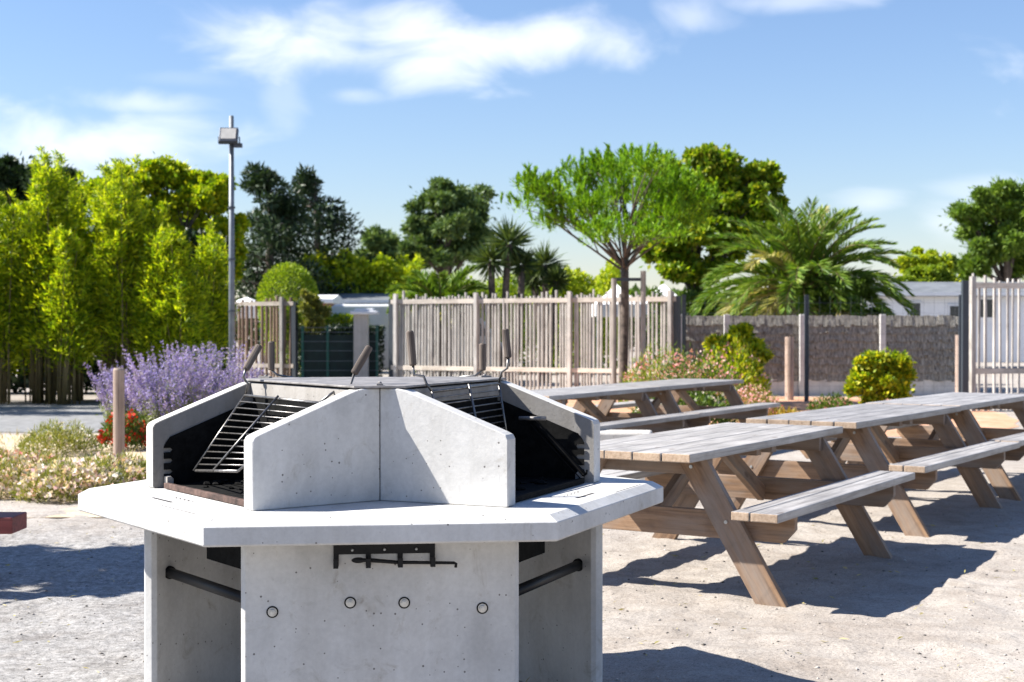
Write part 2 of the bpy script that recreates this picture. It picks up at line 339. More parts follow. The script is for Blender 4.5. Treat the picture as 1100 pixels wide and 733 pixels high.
# ------------------------------------------------------------------ the setting
def build_ground():
    xs = np.concatenate([[-900, -300, -100, -50, -30, -20, -15], np.arange(-11, -3.5, .12), np.arange(-3.5, 6.5, .035), np.arange(6.5, 14, .12), [16, 20, 30, 50, 100, 300, 900]])
    ys = np.concatenate([[-50, -10, 0, 1.5], np.arange(3, 11, .035), np.arange(11, 16, .09), np.arange(16, 40, 1.0), [50, 80, 150, 400, 1500]])
    X, Y = np.meshgrid(xs, ys, indexing='ij'); Z = ground_h(X, Y)
    V = np.stack([X, Y, Z], -1).reshape(-1, 3); nx, ny = len(xs), len(ys)
    i, j = np.meshgrid(np.arange(nx - 1), np.arange(ny - 1), indexing='ij'); a = (i * ny + j).ravel()
    Fc = np.stack([a, a + ny, a + ny + 1, a + 1], 1)
    m, t, b, o = mat_new('sandy_ground'); c = coord(t)
    base = ramp(t, tnoise(t, c, .55, 6, .6, .3), [(.3, (.28, .245, .215)), (.5, (.35, .315, .28)), (.72, (.42, .385, .35))])
    # gravel area to the left of the barbecue
    sp = t.nodes.new('ShaderNodeSeparateXYZ'); t.links.new(c, sp.inputs[0])
    ma = t.nodes.new('ShaderNodeMath'); ma.operation = 'MULTIPLY_ADD'; t.links.new(tnoise(t, c, .8, 4), ma.inputs[0]); ma.inputs[1].default_value = 2.5; t.links.new(sp.outputs[0], ma.inputs[2])
    gm = ramp(t, ma.outputs[0], [(.0, g3(1)), (1.0, g3(0))])
    mb = t.nodes.new('ShaderNodeMath'); mb.operation = 'LESS_THAN'; t.links.new(sp.outputs[1], mb.inputs[0]); mb.inputs[1].default_value = 10.6
    mc = t.nodes.new('ShaderNodeMapRange'); t.links.new(sp.outputs[1], mc.inputs[0]); mc.inputs[1].default_value = 9.6; mc.inputs[2].default_value = 10.9; mc.inputs[3].default_value = 1; mc.inputs[4].default_value = 0
    md = t.nodes.new('ShaderNodeMath'); md.operation = 'MULTIPLY'; t.links.new(gm, md.inputs[0]); t.links.new(mc.outputs[0], md.inputs[1])
    grey = ramp(t, tnoise(t, c, 24, 5, .75), [(.3, (.15, .143, .135)), (.5, (.285, .275, .265)), (.7, (.43, .415, .40))])
    base = mixc(t, base, grey, md.outputs[0])
    fine = tnoise(t, c, 42, 6, .75); base = mixc(t, base, ramp(t, fine, [(.3, g3(.72)), (.5, g3(1)), (.7, g3(1.14))]), .8, 'MULTIPLY')
    mott = tnoise(t, c, 5, 5, .65, .5); base = mixc(t, base, ramp(t, mott, [(.36, (.78, .75, .72)), (.55, (1, 1, 1))]), .7, 'MULTIPLY')
    grit = tnoise(t, c, 110, 3, .8); base = mixc(t, base, ramp(t, grit, [(.32, g3(.30)), (.44, g3(.9)), (.60, g3(1.08)), (.70, g3(1.35))]), .85, 'MULTIPLY')
    scuff = tnoise(t, c, 1.0, 6, .7, .8, (1.6, 5.5, 1)); base = mixc(t, base, ramp(t, scuff, [(.30, (.80, .78, .77)), (.45, (1, 1, 1)), (.72, (1.08, 1.07, 1.06))]), .8, 'MULTIPLY')
    vo = t.nodes.new('ShaderNodeTexVoronoi'); vo.inputs['Scale'].default_value = 34; t.links.new(c, vo.inputs['Vector'])
    t.links.new(base, b.inputs['Base Color']); b.inputs['Roughness'].default_value = .95; b.inputs['Specular IOR Level'].default_value = .2
    p = bump(t, b, fine, .5, .012); bump(t, b, vo.outputs['Distance'], .25, .01, p)
    M['ground'] = m
    g = npmesh('ground', V, Fc, 'ground', smooth=True); g['kind'] = 'structure'
build_ground()

def sheet(name, outline, mat, z=.004, n=60, jit=.15):
    """flat irregular sheet"""
    pts = []
    for i, p in enumerate(outline):
        q = outline[(i + 1) % len(outline)]; ln = math.hypot(q[0] - p[0], q[1] - p[1]); k = max(1, int(ln / .6))
        for s in range(k):
            f = s / k; pts.append((p[0] + (q[0] - p[0]) * f + random.uniform(-jit, jit), p[1] + (q[1] - p[1]) * f + random.uniform(-jit, jit), z))
    mb = MB(); mb.add(pts, [tuple(range(len(pts)))]); o = mb.build(name, mat); o['kind'] = 'structure'; return o
def surf(name, cols, sc=6):
    m, t, b, o = mat_new(name); c = coord(t); n = tnoise(t, c, sc, 6, .7, .3)
    t.links.new(ramp(t, n, [(.3, cols[0]), (.5, cols[1]), (.7, cols[2])]), b.inputs['Base Color']); b.inputs['Roughness'].default_value = .95
    bump(t, b, tnoise(t, c, sc * 5, 4, .7), .6, .02); M[name] = m
surf('grey_path', [(.13, .13, .13), (.20, .20, .20), (.27, .27, .27)])
surf('orange_soil', [(.36, .17, .09), (.50, .27, .16), (.58, .36, .25)], 3)
surf('tan_soil', [(.36, .27, .18), (.50, .40, .28), (.60, .50, .38)], 4)
sheet('path', [(-16, 19.6), (-4.6, 19.6), (-4.4, 26.3), (-16, 26.6)], 'grey_path', .008)
sheet('planting_soil', [(-12, 10.9), (-2.6, 10.9), (-2.2, 19.2), (-12, 19.2)], 'tan_soil', .004)
sheet('bark_bed', [(.2, 20), (2.5, 18.6), (6.5, 18.9), (8.0, 22.5), (8.5, 29), (-.5, 31)], 'orange_soil', .004)

def debris():
    # loose stones over the open sand
    n = 9000; mb = MB(); y = 3.8 + rng.random(n) ** 1.4 * 8.5; x = (rng.random(n) * 1.0 - .42) * y * .95
    oct_ = np.array([(1, 0, 0), (-1, 0, 0), (0, 1, 0), (0, -1, 0), (0, 0, 1), (0, 0, -1)], float); fo = [(0, 2, 4), (2, 1, 4), (1, 3, 4), (3, 0, 4), (2, 0, 5), (1, 2, 5), (3, 1, 5), (0, 3, 5)]
    r = .002 + rng.random(n) ** 7 * .009; h = ground_h(x, y)
    V = []; Fc = []
    for i in range(n):
        a = rng.uniform(0, 6.28); ca, sa = math.cos(a), math.sin(a); q = oct_ * (rng.uniform(.7, 1.3, (6, 1))) * r[i] * np.array([1.3, .9, .6])
        V.append(np.stack([q[:, 0] * ca - q[:, 1] * sa + x[i], q[:, 0] * sa + q[:, 1] * ca + y[i], q[:, 2] + h[i] + r[i] * .2], 1)); Fc.append(np.array(fo) + 6 * i)
    m, t, b, o = mat_new('pebbles'); g = t.nodes.new('ShaderNodeNewGeometry')
    t.links.new(ramp(t, g.outputs['Random Per Island'], [(0, (.05, .045, .04)), (.45, (.17, .15, .13)), (.8, (.34, .31, .28)), (1, (.5, .46, .43))]), b.inputs['Base Color']); b.inputs['Roughness'].default_value = .8; M['pebbles'] = m
    o = npmesh('gravel', np.concatenate(V), np.concatenate(Fc), 'pebbles'); tag(o, 'loose pebbles and grit scattered over the pale sandy ground', 'gravel', kind='stuff')
    lv = Leaves(); n = 420; y = 4.5 + rng.random(n) * 6; x = (rng.random(n) - .42) * y * .9; P = np.stack([x, y, ground_h(x, y) + .006], 1); D = rand_dirs(n); D[:, 2] = np.abs(D[:, 2]) * .15
    lv.add(P, D, rng.uniform(.02, .06, n), rng.uniform(.003, .012, n)); o = lv.build('dry_leaf_litter', 'straw'); tag(o, 'dry straw coloured leaf bits lying on the sandy ground', 'leaf litter', kind='stuff')
debris()

# ------------------------------------------------------------------ barbecue
Z0 = .035
BX, BY, BROT = -.5072, 5.406, .1114
bbq = empty('concrete_barbecue', (BX, BY, 0), BROT)
tag(bbq, 'six sided pale concrete barbecue with three sloped fire bays on an overhanging slab', 'barbecue')
SL0, SL1, ST = .728 + Z0, .789 + Z0, .811 + Z0
HR = 1.0974
def rot2(x, y, a): return x * math.cos(a) - y * math.sin(a), x * math.sin(a) + y * math.cos(a)
def hexring(r, z, off=0): return [(r * math.cos(R(-120 + 60 * k)), r * math.sin(R(-120 + 60 * k)), z) for k in range(6)]
mb = MB(); vs = hexring(HR - .006, SL0) + hexring(HR, SL0 + .006) + hexring(HR, SL1) + hexring(HR - .043, ST); fs = [tuple(range(6))[::-1], tuple(range(18, 24))]
for k in range(3): fs += [(k * 6 + i, k * 6 + (i + 1) % 6, k * 6 + 6 + (i + 1) % 6, k * 6 + 6 + i) for i in range(6)]
mb.add(vs, fs); mb.build('slab', 'concrete', bbq, bevel=.0022)
Wf, UE, TW, HI, HO, UI = .4405, .7312, .064, .383, .2386, .333
USE = Wf * math.tan(R(30))          # u of the seam on each bay wall
SPQ, SPC, SPT = .738, .452, .058
for k in range(3):
    # support panels stand under the wall fronts: outward normals -90, 30, 150
    a = R(120 * k)
    def fpan(x, z, y, a=a): X, Y = rot2(x, -y, a); return (X, Y, z)
    c = .014
    mb = MB(); prof = [(-SPC, SPQ - c), (-SPC + c, SPQ), (SPC - c, SPQ), (SPC, SPQ - c), (SPC, SPQ - SPT + c), (SPC - c, SPQ - SPT), (-SPC + c, SPQ - SPT), (-SPC, SPQ - SPT + c)]
    mb.prism(prof, lambda x, y, z, a=a: (*rot2(x, -y, a), z), -.05, SL0 - .001)
    pan = mb.build('support_panel', 'concrete', bbq, bevel=.003)
    for (bx, bz) in ((-.351, .484), (-.101, .509), (.074, .505), (.330, .482)):
        mb = MB(); bz += Z0
        def ringf(r, y, n): return [(*rot2(bx + r * math.cos(2 * math.pi * i / n), -y, a), bz + r * math.sin(2 * math.pi * i / n)) for i in range(n)]
        for (r, y0, y1, n) in ((.015, SPQ + .001, SPQ + .0035, 24), (.0115, SPQ + .0045, SPQ + .014, 6)):
            v0, v1 = ringf(r, y0, n), ringf(r * .97, y1, n); mb.add(v0 + v1, [tuple(range(n)), tuple(range(n, 2 * n))[::-1]] + [(i, (i + 1) % n, n + (i + 1) % n, n + i) for i in range(n)])
        v0 = ringf(.006, SPQ + .014, 10); v1 = ringf(.006, SPQ + .019, 10); n = 10
        mb.add(v0 + v1, [tuple(range(n, 2 * n))[::-1]] + [(i, (i + 1) % n, n + (i + 1) % n, n + i) for i in range(n)])
        bo_ = mb.build('bolt', 'zinc', pan, smooth=False)
        mb = MB(); v0, v1 = ringf(.0195, SPQ + .0004, 24), ringf(.0195, SPQ + .0014, 24); n = 24; mb.add(v0 + v1, [tuple(range(n)), tuple(range(n, 2 * n))[::-1]] + [(i, (i + 1) % n, n + (i + 1) % n, n + i) for i in range(n)]); mb.build('recess_shade_ring', 'black_metal', bo_)  # flat dark disc painting the shade of a recess around the bolt
    # hook rack under the slab
    mb = MB(); za, zb, zc = SL0 - .003, .667 + Z0, .629 + Z0; pr = [(-.155, za), (.174, za), (.174, zc), (.157, zc), (.157, zb), (.069, zb), (.069, zc), (.052, zc), (.052, zb), (-.034, zb), (-.034, zc), (-.051, zc), (-.051, zb), (-.138, zb), (-.138, zc), (-.155, zc)]
    def frk(x, z, y, a=a): return (*rot2(x, -y, a), z)
    mb.prism(pr[::-1], frk, SPQ + .002, SPQ + .007)
    for px_ in (-.147, -.043, .06, .165):       # little forward lips that hold the tools
        mb.prism([(px_ - .008, zc), (px_ + .008, zc), (px_ + .008, zc + .006), (px_ - .008, zc + .006)], frk, SPQ + .007, SPQ + .05)
        mb.prism([(px_ - .008, zc), (px_ + .008, zc), (px_ + .008, zc + .03), (px_ - .008, zc + .03)], frk, SPQ + .05, SPQ + .055)
    rk = mb.build('hook_rack', 'black_metal', bbq)
    for x_ in (-.094, .01, .113):
        mb = MB(); cpt = frk(x_, .681 + Z0, SPQ + .009); mb.blob(cpt, .005, (1, 1, 1), 8, 6); mb.build('rack_screw', 'zinc', rk, smooth=True)

FA = [R(-150), R(-30), R(90)]
def bayfn(k):
    a = FA[k]; u = (math.cos(a), math.sin(a)); v = (-math.sin(a), math.cos(a))
    return lambda U, V_, z: (U * u[0] + V_ * v[0], U * u[1] + V_ * v[1], z)
WT = ST + .001
for k in range(3):
    P = bayfn(k)
    for s in (-1, 1):
        # concrete wall: flat top near the seam, then a long slope, blunt outer end
        sd_ = Wf * s; si = (Wf - TW) * s
        c = .012
        mb = MB()
        prof = [(USE + .0015, 0), (UE - .004, 0), (UE, .004), (UE, HO - .016), (UE - .007, HO - .002), (UE - .026, HO + .007), (UI + .02, HI - .007), (UI - .01, HI), (USE + .0015, HI)]
        # inner end mitred against the neighbour bay: give the inner face a longer foot
        n = len(prof); vo = [P(u_, sd_, WT + z_) for u_, z_ in prof]
        vi = [P(u_ if u_ > USE + .01 else USE - TW * math.tan(R(30)) + .002, si, WT + z_) for u_, z_ in prof]
        fs = [tuple(range(n)), tuple(range(n, 2 * n))[::-1]] + [(i, n + i, n + (i + 1) % n, (i + 1) % n) for i in range(n)]
        if s > 0: fs = [f[::-1] for f in fs]
        mb.add(vo + vi, fs); sw_ = mb.build('side_wall', 'concrete_wall', bbq, bevel=.0075, seg=1); sw_.data.materials.append(M['concrete_dusty']); sw_.data.polygons[1].material_index = 1
        # black steel liner with three notches in its front edge
        li = (Wf - TW - .004) * s; lo = (Wf - TW - .008) * s
        ue, hc = UE - .040, .205
        top = lambda u_: HO + .010 - .072 + (UE - .035 - u_) * (HI - .007 - HO - .010) / (UE - .035 - UI - .02)
        pr = [(UI - .02, .004), (ue, .004)]
        for zc_ in (.058, .098, .138):
            pr += [(ue, zc_ - .008), (ue - .026, zc_ - .008), (ue - .033, zc_), (ue - .026, zc_ + .008), (ue, zc_ + .008)]
        pr += [(ue, top(ue) - .028), (ue - .008, top(ue) - .012), (ue - .025, top(ue - .025) - .001), (UI + .02, top(UI + .02)), (UI - .02, top(UI + .02))]
        mb = MB(); f2 = pr if s > 0 else pr[::-1]
        mb.prism(f2, lambda u_, z_, d, P=P: P(u_, d, WT + z_), lo, li); ln_ = mb.build('side_liner', 'soot', bbq)
        mb = MB(); mb.prism([(ue - .022, .0), (ue + .002, .0), (ue + .002, .042), (ue - .012, .045), (ue - .022, .035)], lambda u_, z_, d, P=P: P(u_, d, WT + z_), lo - .006 * s, lo - .034 * s)
        mb.build('corner_bracket', 'concrete_sooty' if k == 0 else 'cap_metal', bbq)
    wi = Wf - TW - .012
    mb = MB(); mb.add([P(UI + .004, -wi - .01, WT + .325), P(UI + .004, wi + .01, WT + .325), P(UI + .004, wi + .01, WT + HI - .004), P(UI + .004, -wi - .01, WT + HI - .004), P(UI - .03, -wi - .01, WT + .325), P(UI - .03, wi + .01, WT + .325), P(UI - .03, wi + .01, WT + HI - .004), P(UI - .03, -wi - .01, WT + HI - .004)],
           [(0, 1, 2, 3), (7, 6, 5, 4), (0, 4, 5, 1), (1, 5, 6, 2), (2, 6, 7, 3), (3, 7, 4, 0)]); mb.build('back_wall', 'concrete_sooty', bbq, bevel=.003)
    mb = MB(); mb.add([P(UI + .0, -wi, WT + .003), P(UI + .0, wi, WT + .003), P(UI, wi, WT + .324), P(UI, -wi, WT + .324), P(UI - .004, -wi, WT + .003), P(UI - .004, wi, WT + .003), P(UI - .004, wi, WT + .324), P(UI - .004, -wi, WT + .324)],
           [(0, 1, 2, 3), (7, 6, 5, 4), (0, 4, 5, 1), (1, 5, 6, 2), (2, 6, 7, 3), (3, 7, 4, 0)]); mb.build('back_liner', 'soot', bbq)
    # hearth floor and front lip
    mb = MB(); mb.prism([(UI + .003, -wi), (UE - .05, -wi), (UE - .05, wi), (UI + .003, wi)], lambda u_, v_, d, P=P: P(u_, v_, WT + d), .001, .012); mb.build('hearth_tray', 'soot', bbq)
    mb = MB()
    for _ in range(60):
        u_, v_ = random.uniform(UI + .05, UE - .1), random.uniform(-wi + .05, wi - .05); q = random.uniform(.006, .02); mb.blob(P(u_, v_, WT + .012 + q * .3), q, (1.2, 1, .6), 6, 4, .3)
    mb.build('charcoal_remains', 'soot', bbq)['kind'] = 'stuff'
    mb = MB(); mb.prism([(UE - .042, -wi + .03), (UE - .024, -wi + .03), (UE - .024, wi - .03), (UE - .042, wi - .03)], lambda u_, v_, d, P=P: P(u_, v_, WT + d), .0015, .022); mb.build('front_lip', 'rust' if k == 0 else 'soot', bbq, bevel=.002)
    # engraved plate marks on the slab
    mb = MB()
    for q in range(16): mb.prism([(.838, -.105 + q * .0105), (.850, -.105 + q * .0105), (.850, -.105 + q * .0105 + .0065), (.838, -.105 + q * .0105 + .0065)], lambda u_, v_, d, P=P: P(u_, v_, ST + d), .0, .0012)
    mb.build('engraved_marks', 'marking', bbq); mb = MB()
    for q in range(9): mb.prism([(.775 + .006 * (q % 2), -.06 + q * .017), (.781 + .006 * (q % 2), -.06 + q * .017), (.781 + .006 * (q % 2), -.052 + q * .017), (.775 + .006 * (q % 2), -.052 + q * .017)], lambda u_, v_, d, P=P: P(u_, v_, ST + d), .0, .0011)
    mb.build('engraved_symbols', 'marking', bbq)
    mb = MB(); mb.prism([(.905, .12), (.908, .12), (.908, .40), (.905, .40)], lambda u_, v_, d, P=P: P(u_, v_, ST + d), .0, .001); mb.build('engraved_line', 'marking', bbq)
    # tube rail between neighbouring support panels, ash box under the slab
    mb = MB(); mb.tube([P(.657, -.425, .491 + Z0), P(.657, .425, .491 + Z0)], .019, 18); tr_ = mb.build('tube_rail', 'black_metal', bbq, smooth=True)
    for s in (-1, 1): mb = MB(); mb.tube([P(.657, s * .417, .491 + Z0), P(.657, s * .395, .491 + Z0)], .0245, 18); mb.build('tube_socket', 'black_metal', tr_)
    mb = MB(); mb.prism([(.25, -.20), (.60, -.20), (.60, .20), (.25, .20)], lambda u_, v_, d, P=P: P(u_, v_, d), SL0 - .165, SL0 - .002); mb.build('ash_box', 'soot', bbq)
    mb = MB(); vv = -.44 if k == 0 else .44
    mb.prism([(.84, vv - .03), (.88, vv - .03), (.88, vv + .03), (.84, vv + .03)], lambda u_, v_, d, P=P: P(u_, v_, d), SL0 - .016, SL0 - .002); mb.build('slab_bracket', 'black_metal', bbq)
    # loose support strut leaning in each bay
    if k == 1:
        mb = MB(); mb.beam(P(.50, .345, 1.041 + Z0), P(.705, .345, .842 + Z0), .012, .022); mb.beam(P(.485, .335, 1.03 + Z0), P(.69, .335, .832 + Z0), .003, .006)
        mb.tube([P(.70, .335, .845 + Z0), P(.715, .335, .85 + Z0), P(.716, .335, .865 + Z0)], .004, 8)
        mb.build('grate_support', 'soot', bbq); mb = MB(); mb.tube([P(.44, .33, 1.053 + Z0), P(.55, .33, 1.055 + Z0)], .008, 8); mb.build('slide_rod', 'cap_metal', bbq, smooth=True)
# cap plate over the middle
mb = MB(); ring = []
for k in (0, 1, 2):
    P = bayfn(k); ring += [P(UI + .012, -(Wf - .02), 0)[:2], P(UI + .012, (Wf - .02), 0)[:2]]
mb.prism(ring, lambda x, y, d: (x, y, WT + d), HI + .002, HI + .010); cap = mb.build('cap_plate', 'cap_metal', bbq, bevel=.002)
for k in range(3):
    mb = MB(); a = R(-90 + 120 * k); x, y = .515 * math.cos(a), .515 * math.sin(a); mb.box((x * .965, y * .965, WT + HI + .014), (.05, .022, .006), Matrix.Rotation(a, 3, 'Z')); mb.blob((x * .96, y * .96, WT + HI + .019), .007, (1, 1, .7), 8, 6)
    mb.build('seam_clip', 'cap_metal', cap)
for k in range(3):   # joint filler in the seams
    mb = MB(); a = R(-90 + 120 * k); mb.box((.478 * math.cos(a), .478 * math.sin(a), WT + HI / 2), (.045, .003, HI - .01), Matrix.Rotation(a, 3, 'Z'))
    mb.build('seam_filler', 'marking', bbq)

# grates: each lifts out, so each is a thing
def lerp(a, b, t): return [a[i] + (b[i] - a[i]) * t for i in range(3)]
def grate(k, TL, TR, BL, BR, hand, label, nb=12):
    """TL.. are (u,v,z) of the grate corners in bay coordinates; hand = two handle paths"""
    a = FA[k]; root = empty('cooking_grate', (BX, BY, ST), BROT); P = bayfn(k); Q = lambda p: P(p[0], p[1], p[2] + Z0 - ST)
    tag(root, label, 'grill grate', 'wire grates in the three fire bays')
    mb = MB()
    mb.tube([Q(TL), Q(BL)], .0048, 8); mb.tube([Q(TR), Q(BR)], .0048, 8); mb.tube([Q(TL), Q(TR)], .0055, 8); mb.tube([Q(lerp(BL, BR, .06)), Q(lerp(BL, BR, 1))], .0055, 8)
    mid0, mid1 = lerp(TL, TR, .5), lerp(BL, BR, .5); mid0[0] += .008; mid1[0] += .008; mid0[2] += .012
    mb.tube([Q(mid0), Q(mid1)], .0045, 8); mb.build('frame', 'wire', root, smooth=True)
    mb = MB()
    for i in range(1, nb):
        t = i / nb; mb.tube([Q(lerp(TL, BL, t)), Q(lerp(TR, BR, t))], .003, 6)
    mb.build('bars', 'wire', root, smooth=True)
    for rod, (h0, h1) in hand:
        mb = MB(); mb.tube([Q(p) for p in rod], .0048, 8); r_ = mb.build('handle_rod', 'wire', root, smooth=True)
        mb = MB(); d = Vector(Q(h1)) - Vector(Q(h0)); pts = [Vector(Q(h0)) + d * f for f in (0, .04, .5, .96, 1)]
        mb.tube(pts, [.010, .0135, .0145, .0135, .0105], 14); mb.build('handle_grip', 'handle_wood', r_, smooth=False)
grate(0, (.399, -.30, 1.147), (.395, .27, 1.142), (.606, -.30, .875), (.70, .27, .925),
      [([(.399, -.30, 1.147), (.385, -.30, 1.190), (.395, -.30, 1.200), (.405, -.30, 1.216), (.395, -.30, 1.246)], ((.395, -.30, 1.244), (.338, -.30, 1.335))),
       ([(.395, .27, 1.142), (.350, .27, 1.172), (.315, .27, 1.191), (.272, .27, 1.199), (.255, .27, 1.243)], ((.257, .27, 1.241), (.193, .27, 1.335)))],
      'steel wire grate tipped down in the left fire bay with two wooden handles')
grate(1, (.372, -.28, 1.180), (.380, .27, 1.188), (.45, -.28, .90), (.43, .27, .90),
      [([(.372, -.28, 1.180), (.350, -.28, 1.208), (.340, -.28, 1.232), (.301, -.28, 1.237), (.298, -.28, 1.271)], ((.298, -.28, 1.269), (.285, -.28, 1.391))),
       ([(.380, .27, 1.188), (.392, .27, 1.232), (.416, .27, 1.247), (.42, .27, 1.289)], ((.42, .27, 1.286), (.406, .27, 1.397)))],
      'steel wire grate hanging steeply in the right fire bay with two upright handles')
grate(2, (.40, .33, 1.17), (.40, -.33, 1.17), (.60, .33, .96), (.60, -.33, .96),
      [([(.40, .33, 1.17), (.36, .33, 1.203), (.35, .39, 1.213), (.35, .413, 1.235)], ((.35, .413, 1.233), (.35, .413, 1.347))),
       ([(.40, -.33, 1.17), (.36, -.34, 1.203), (.35, -.40, 1.208), (.35, -.43, 1.23)], ((.35, -.43, 1.228), (.35, -.43, 1.338)))],
      'rear bay wire grate, only its two handles showing above the cap')
# a couple of extra rods lying on top of the right bay grate
# poker lying in the rack
pk = MB(); e = empty('poker', (BX, BY, 0), BROT)
yy = -(SPQ + .03)
pk.tube([(-.088, yy, .652 + Z0), (-.03, yy, .650 + Z0), (.05, yy, .642 + Z0), (.235, yy, .637 + Z0), (.241, yy, .634 + Z0), (.240, yy, .622 + Z0)], [.006, .007, .006, .005, .005, .005], 8)
o = pk.build('rod', 'black_metal', e, smooth=True); pk = MB(); pk.blob((-.075, yy, .651 + Z0), .016, (1.4, .35, .6), 10, 8); pk.build('flat_tip', 'black_metal', e, smooth=True)
tag(e, 'thin black poker lying across the hook rack under the slab', 'poker')

# ------------------------------------------------------------------ picnic tables
TLn, TWd = 2.4285, .8262
ZT, ZS = .75 + Z0, .4745 + Z0
M['end_grain'] = wood('sawn_end_grain', (.25, .17, .11), (.38, .28, .20), (.48, .38, .29), 2, .8, knots=False)
def endgrain(o):
    o.data.materials.append(M['end_grain'])
    for p in o.data.polygons:
        if abs(p.normal.x) > .9: p.material_index = 1
def picnic():
    root = empty('picnic_table', (0, 0, 0)); W2 = TWd / 2; th = .045
    mb = MB(); n = 5; pw = TWd / n
    for i in range(n): mb.box((random.uniform(-.004, .004), -W2 + pw * (i + .5), ZT - th / 2 + random.uniform(-.0012, .0012)), (TLn, pw - .007, th))
    endgrain(mb.build('tabletop', 'top_wood', root, bevel=.005))
    # sawn board ends show the warmer wood
    for s in (-1, 1):
        yo = s * (W2 + .4725); mb = MB()
        for (a, b) in ((0, .145), (.152, .249)):
            mb.box((random.uniform(-.003, .003), yo - s * (a + b) / 2, ZS - th / 2), (TLn, b - a, th))
        endgrain(mb.build('seat', 'top_wood', root, bevel=.005))
    for e_ in (-1, 1):
        xf = e_ * .915
        mb = MB(); zb = ZS - th - .001; wB = W2 + .44; h = .145; cc = .07
        prof = [(-wB, zb), (-wB, zb - h + cc), (-wB + cc * .9, zb - h), (wB - cc * .9, zb - h), (wB, zb - h + cc), (wB, zb)]
        off = random.uniform(0, 40); x0, x1 = xf - e_ * .024, xf - e_ * .069
        vs = [(x0, y, z) for y, z in prof] + [(x1, y, z) for y, z in prof]; gs = [(y + off, z, x0) for y, z in prof] + [(y + off, z, x1) for y, z in prof]
        n = 6; fs = [tuple(range(n)), tuple(range(n, 2 * n))[::-1]] + [(i, n + i, n + (i + 1) % n, (i + 1) % n) for i in range(n)]
        if e_ > 0: fs = [f[::-1] for f in fs]
        mb.add(vs, [f[::-1] for f in fs], gs); mb.build('cross_beam', 'side_wood', root, bevel=.003)
        mb = MB(); mb.box((xf - e_ * .047, 0, ZT - th - .001 - .045), (TWd - .07, .045, .09), Matrix.Rotation(R(90), 3, 'Z')); mb.build('batten', 'side_wood', root, bevel=.003)
        for s in (-1, 1):
            # leg cut level at the ground and under the top
            zt = ZT - th - .001; ang = math.atan2(.47, zt); wv = .145 / math.cos(ang)
            yt = s * (W2 - .12 - 0); yb = s * (W2 + .345)
            prof = [(yt - wv / 2, zt), (yt + wv / 2, zt), (yb + wv / 2, -.03), (yb - wv / 2, -.03)]
            off = random.uniform(0, 40); d = Vector((yb - yt, -zt)).normalized(); pn = Vector((-d.y, d.x))
            x0, x1 = xf - .0225, xf + .0225; vs = [(x, y, z) for x in (x0, x1) for y, z in prof]; gs = [(Vector((y, z)).dot(d) + off, Vector((y, z)).dot(pn), x) for x in (x0, x1) for y, z in prof]
            fs = [(0, 1, 2, 3), (7, 6, 5, 4)] + [(i, 4 + i, 4 + (i + 1) % 4, (i + 1) % 4) for i in range(4)]
            mb = MB(); mb.add(vs, [f[::-1] for f in fs], gs); leg_ = mb.build('leg', 'side_wood', root, bevel=.003)
            for (yy_, zz_) in ((yt + s * .20, zb - .05), (yt + s * .0, ZT - .09)):
                mb = MB(); mb.tube([(xf + e_ * .0225, yy_, zz_), (xf + e_ * .029, yy_, zz_)], .010, 8); mb.build('bolt', 'zinc', leg_)
        mb = MB(); mb.beam((xf - e_ * .095, 0, ZS - .15), (e_ * .16, 0, ZT - th - .03), .045, .095, (0, 1, 0)); mb.build('brace', 'side_wood', root, bevel=.003)
        mb = MB(); mb.beam((e_ * .12, -W2 + .06, ZT - th - .022), (e_ * .12, W2 - .06, ZT - th - .022), .045, .07, (0, 0, 1)); mb.build('middle_batten', 'side_wood', root, bevel=.003)
    return root
tb = picnic()
specs = [(.9133, 7.3519, 1.024, 'nearest weathered wooden picnic table beside the concrete barbecue'),
         (2.3591, 9.8214, .9826, 'weathered picnic table second from the barbecue in the front row'),
         (3.7334, 11.9437, .9728, 'weathered picnic table at the far right end of the front row'),
         (.355, 13.58, 1.027, 'picnic table in the rear row, its left end hidden by the barbecue'),
         (1.62, 15.72, 1.027, 'picnic table in the rear row in front of the pink flowering bushes')]
for i, (x, y, a, lab) in enumerate(specs):
    o = tb if i == 0 else copy_tree(tb)
    cx = x + TLn / 2 * math.cos(a) - TWd / 2 * math.sin(a); cy = y + TLn / 2 * math.sin(a) + TWd / 2 * math.cos(a)
    o.location = (cx, cy, 0); o.rotation_euler = (0, 0, a); tag(o, lab, 'picnic table', 'weathered wooden picnic tables with benches')

# sandstone block between the rows, red bench at the left edge, round post
mb = MB(); p = at(664, 464, 13.2); mb.box((p.x - .25, 13.4, .235), (1.15, .4, .47), Matrix.Rotation(R(-8), 3, 'Z'))
tag(mb.build('stone_block', 'stone', bevel=.02), 'pale sandstone block on the sand below the rear picnic bench', 'stone block')
e = empty('low_bench', (-3.6, 7.8, 0)); tag(e, 'low red brown timber bench cut off by the left edge', 'bench')
mb = MB(); mb.box((0, 0, .375), (1.85, .24, .09)); mb.build('seat', 'red_wood', e, bevel=.006)
for s in (-.6, .6): mb = MB(); mb.box((s - .2, 0, .165), (.33, .09, .2), Matrix.Rotation(R(90), 3, 'Y')); mb.build('leg', 'red_wood', e, bevel=.004)
mb = MB(); x = xat(127.5, 15.1); mb.tube([(x, 15.1, -.1), (x, 15.1, .985), (x + .001, 15.1, 1.005)], [.06, .059, .05], 20)
tag(mb.build('wooden_post', 'post_wood', smooth=False), 'round bare wooden post in front of the purple flowers', 'post')
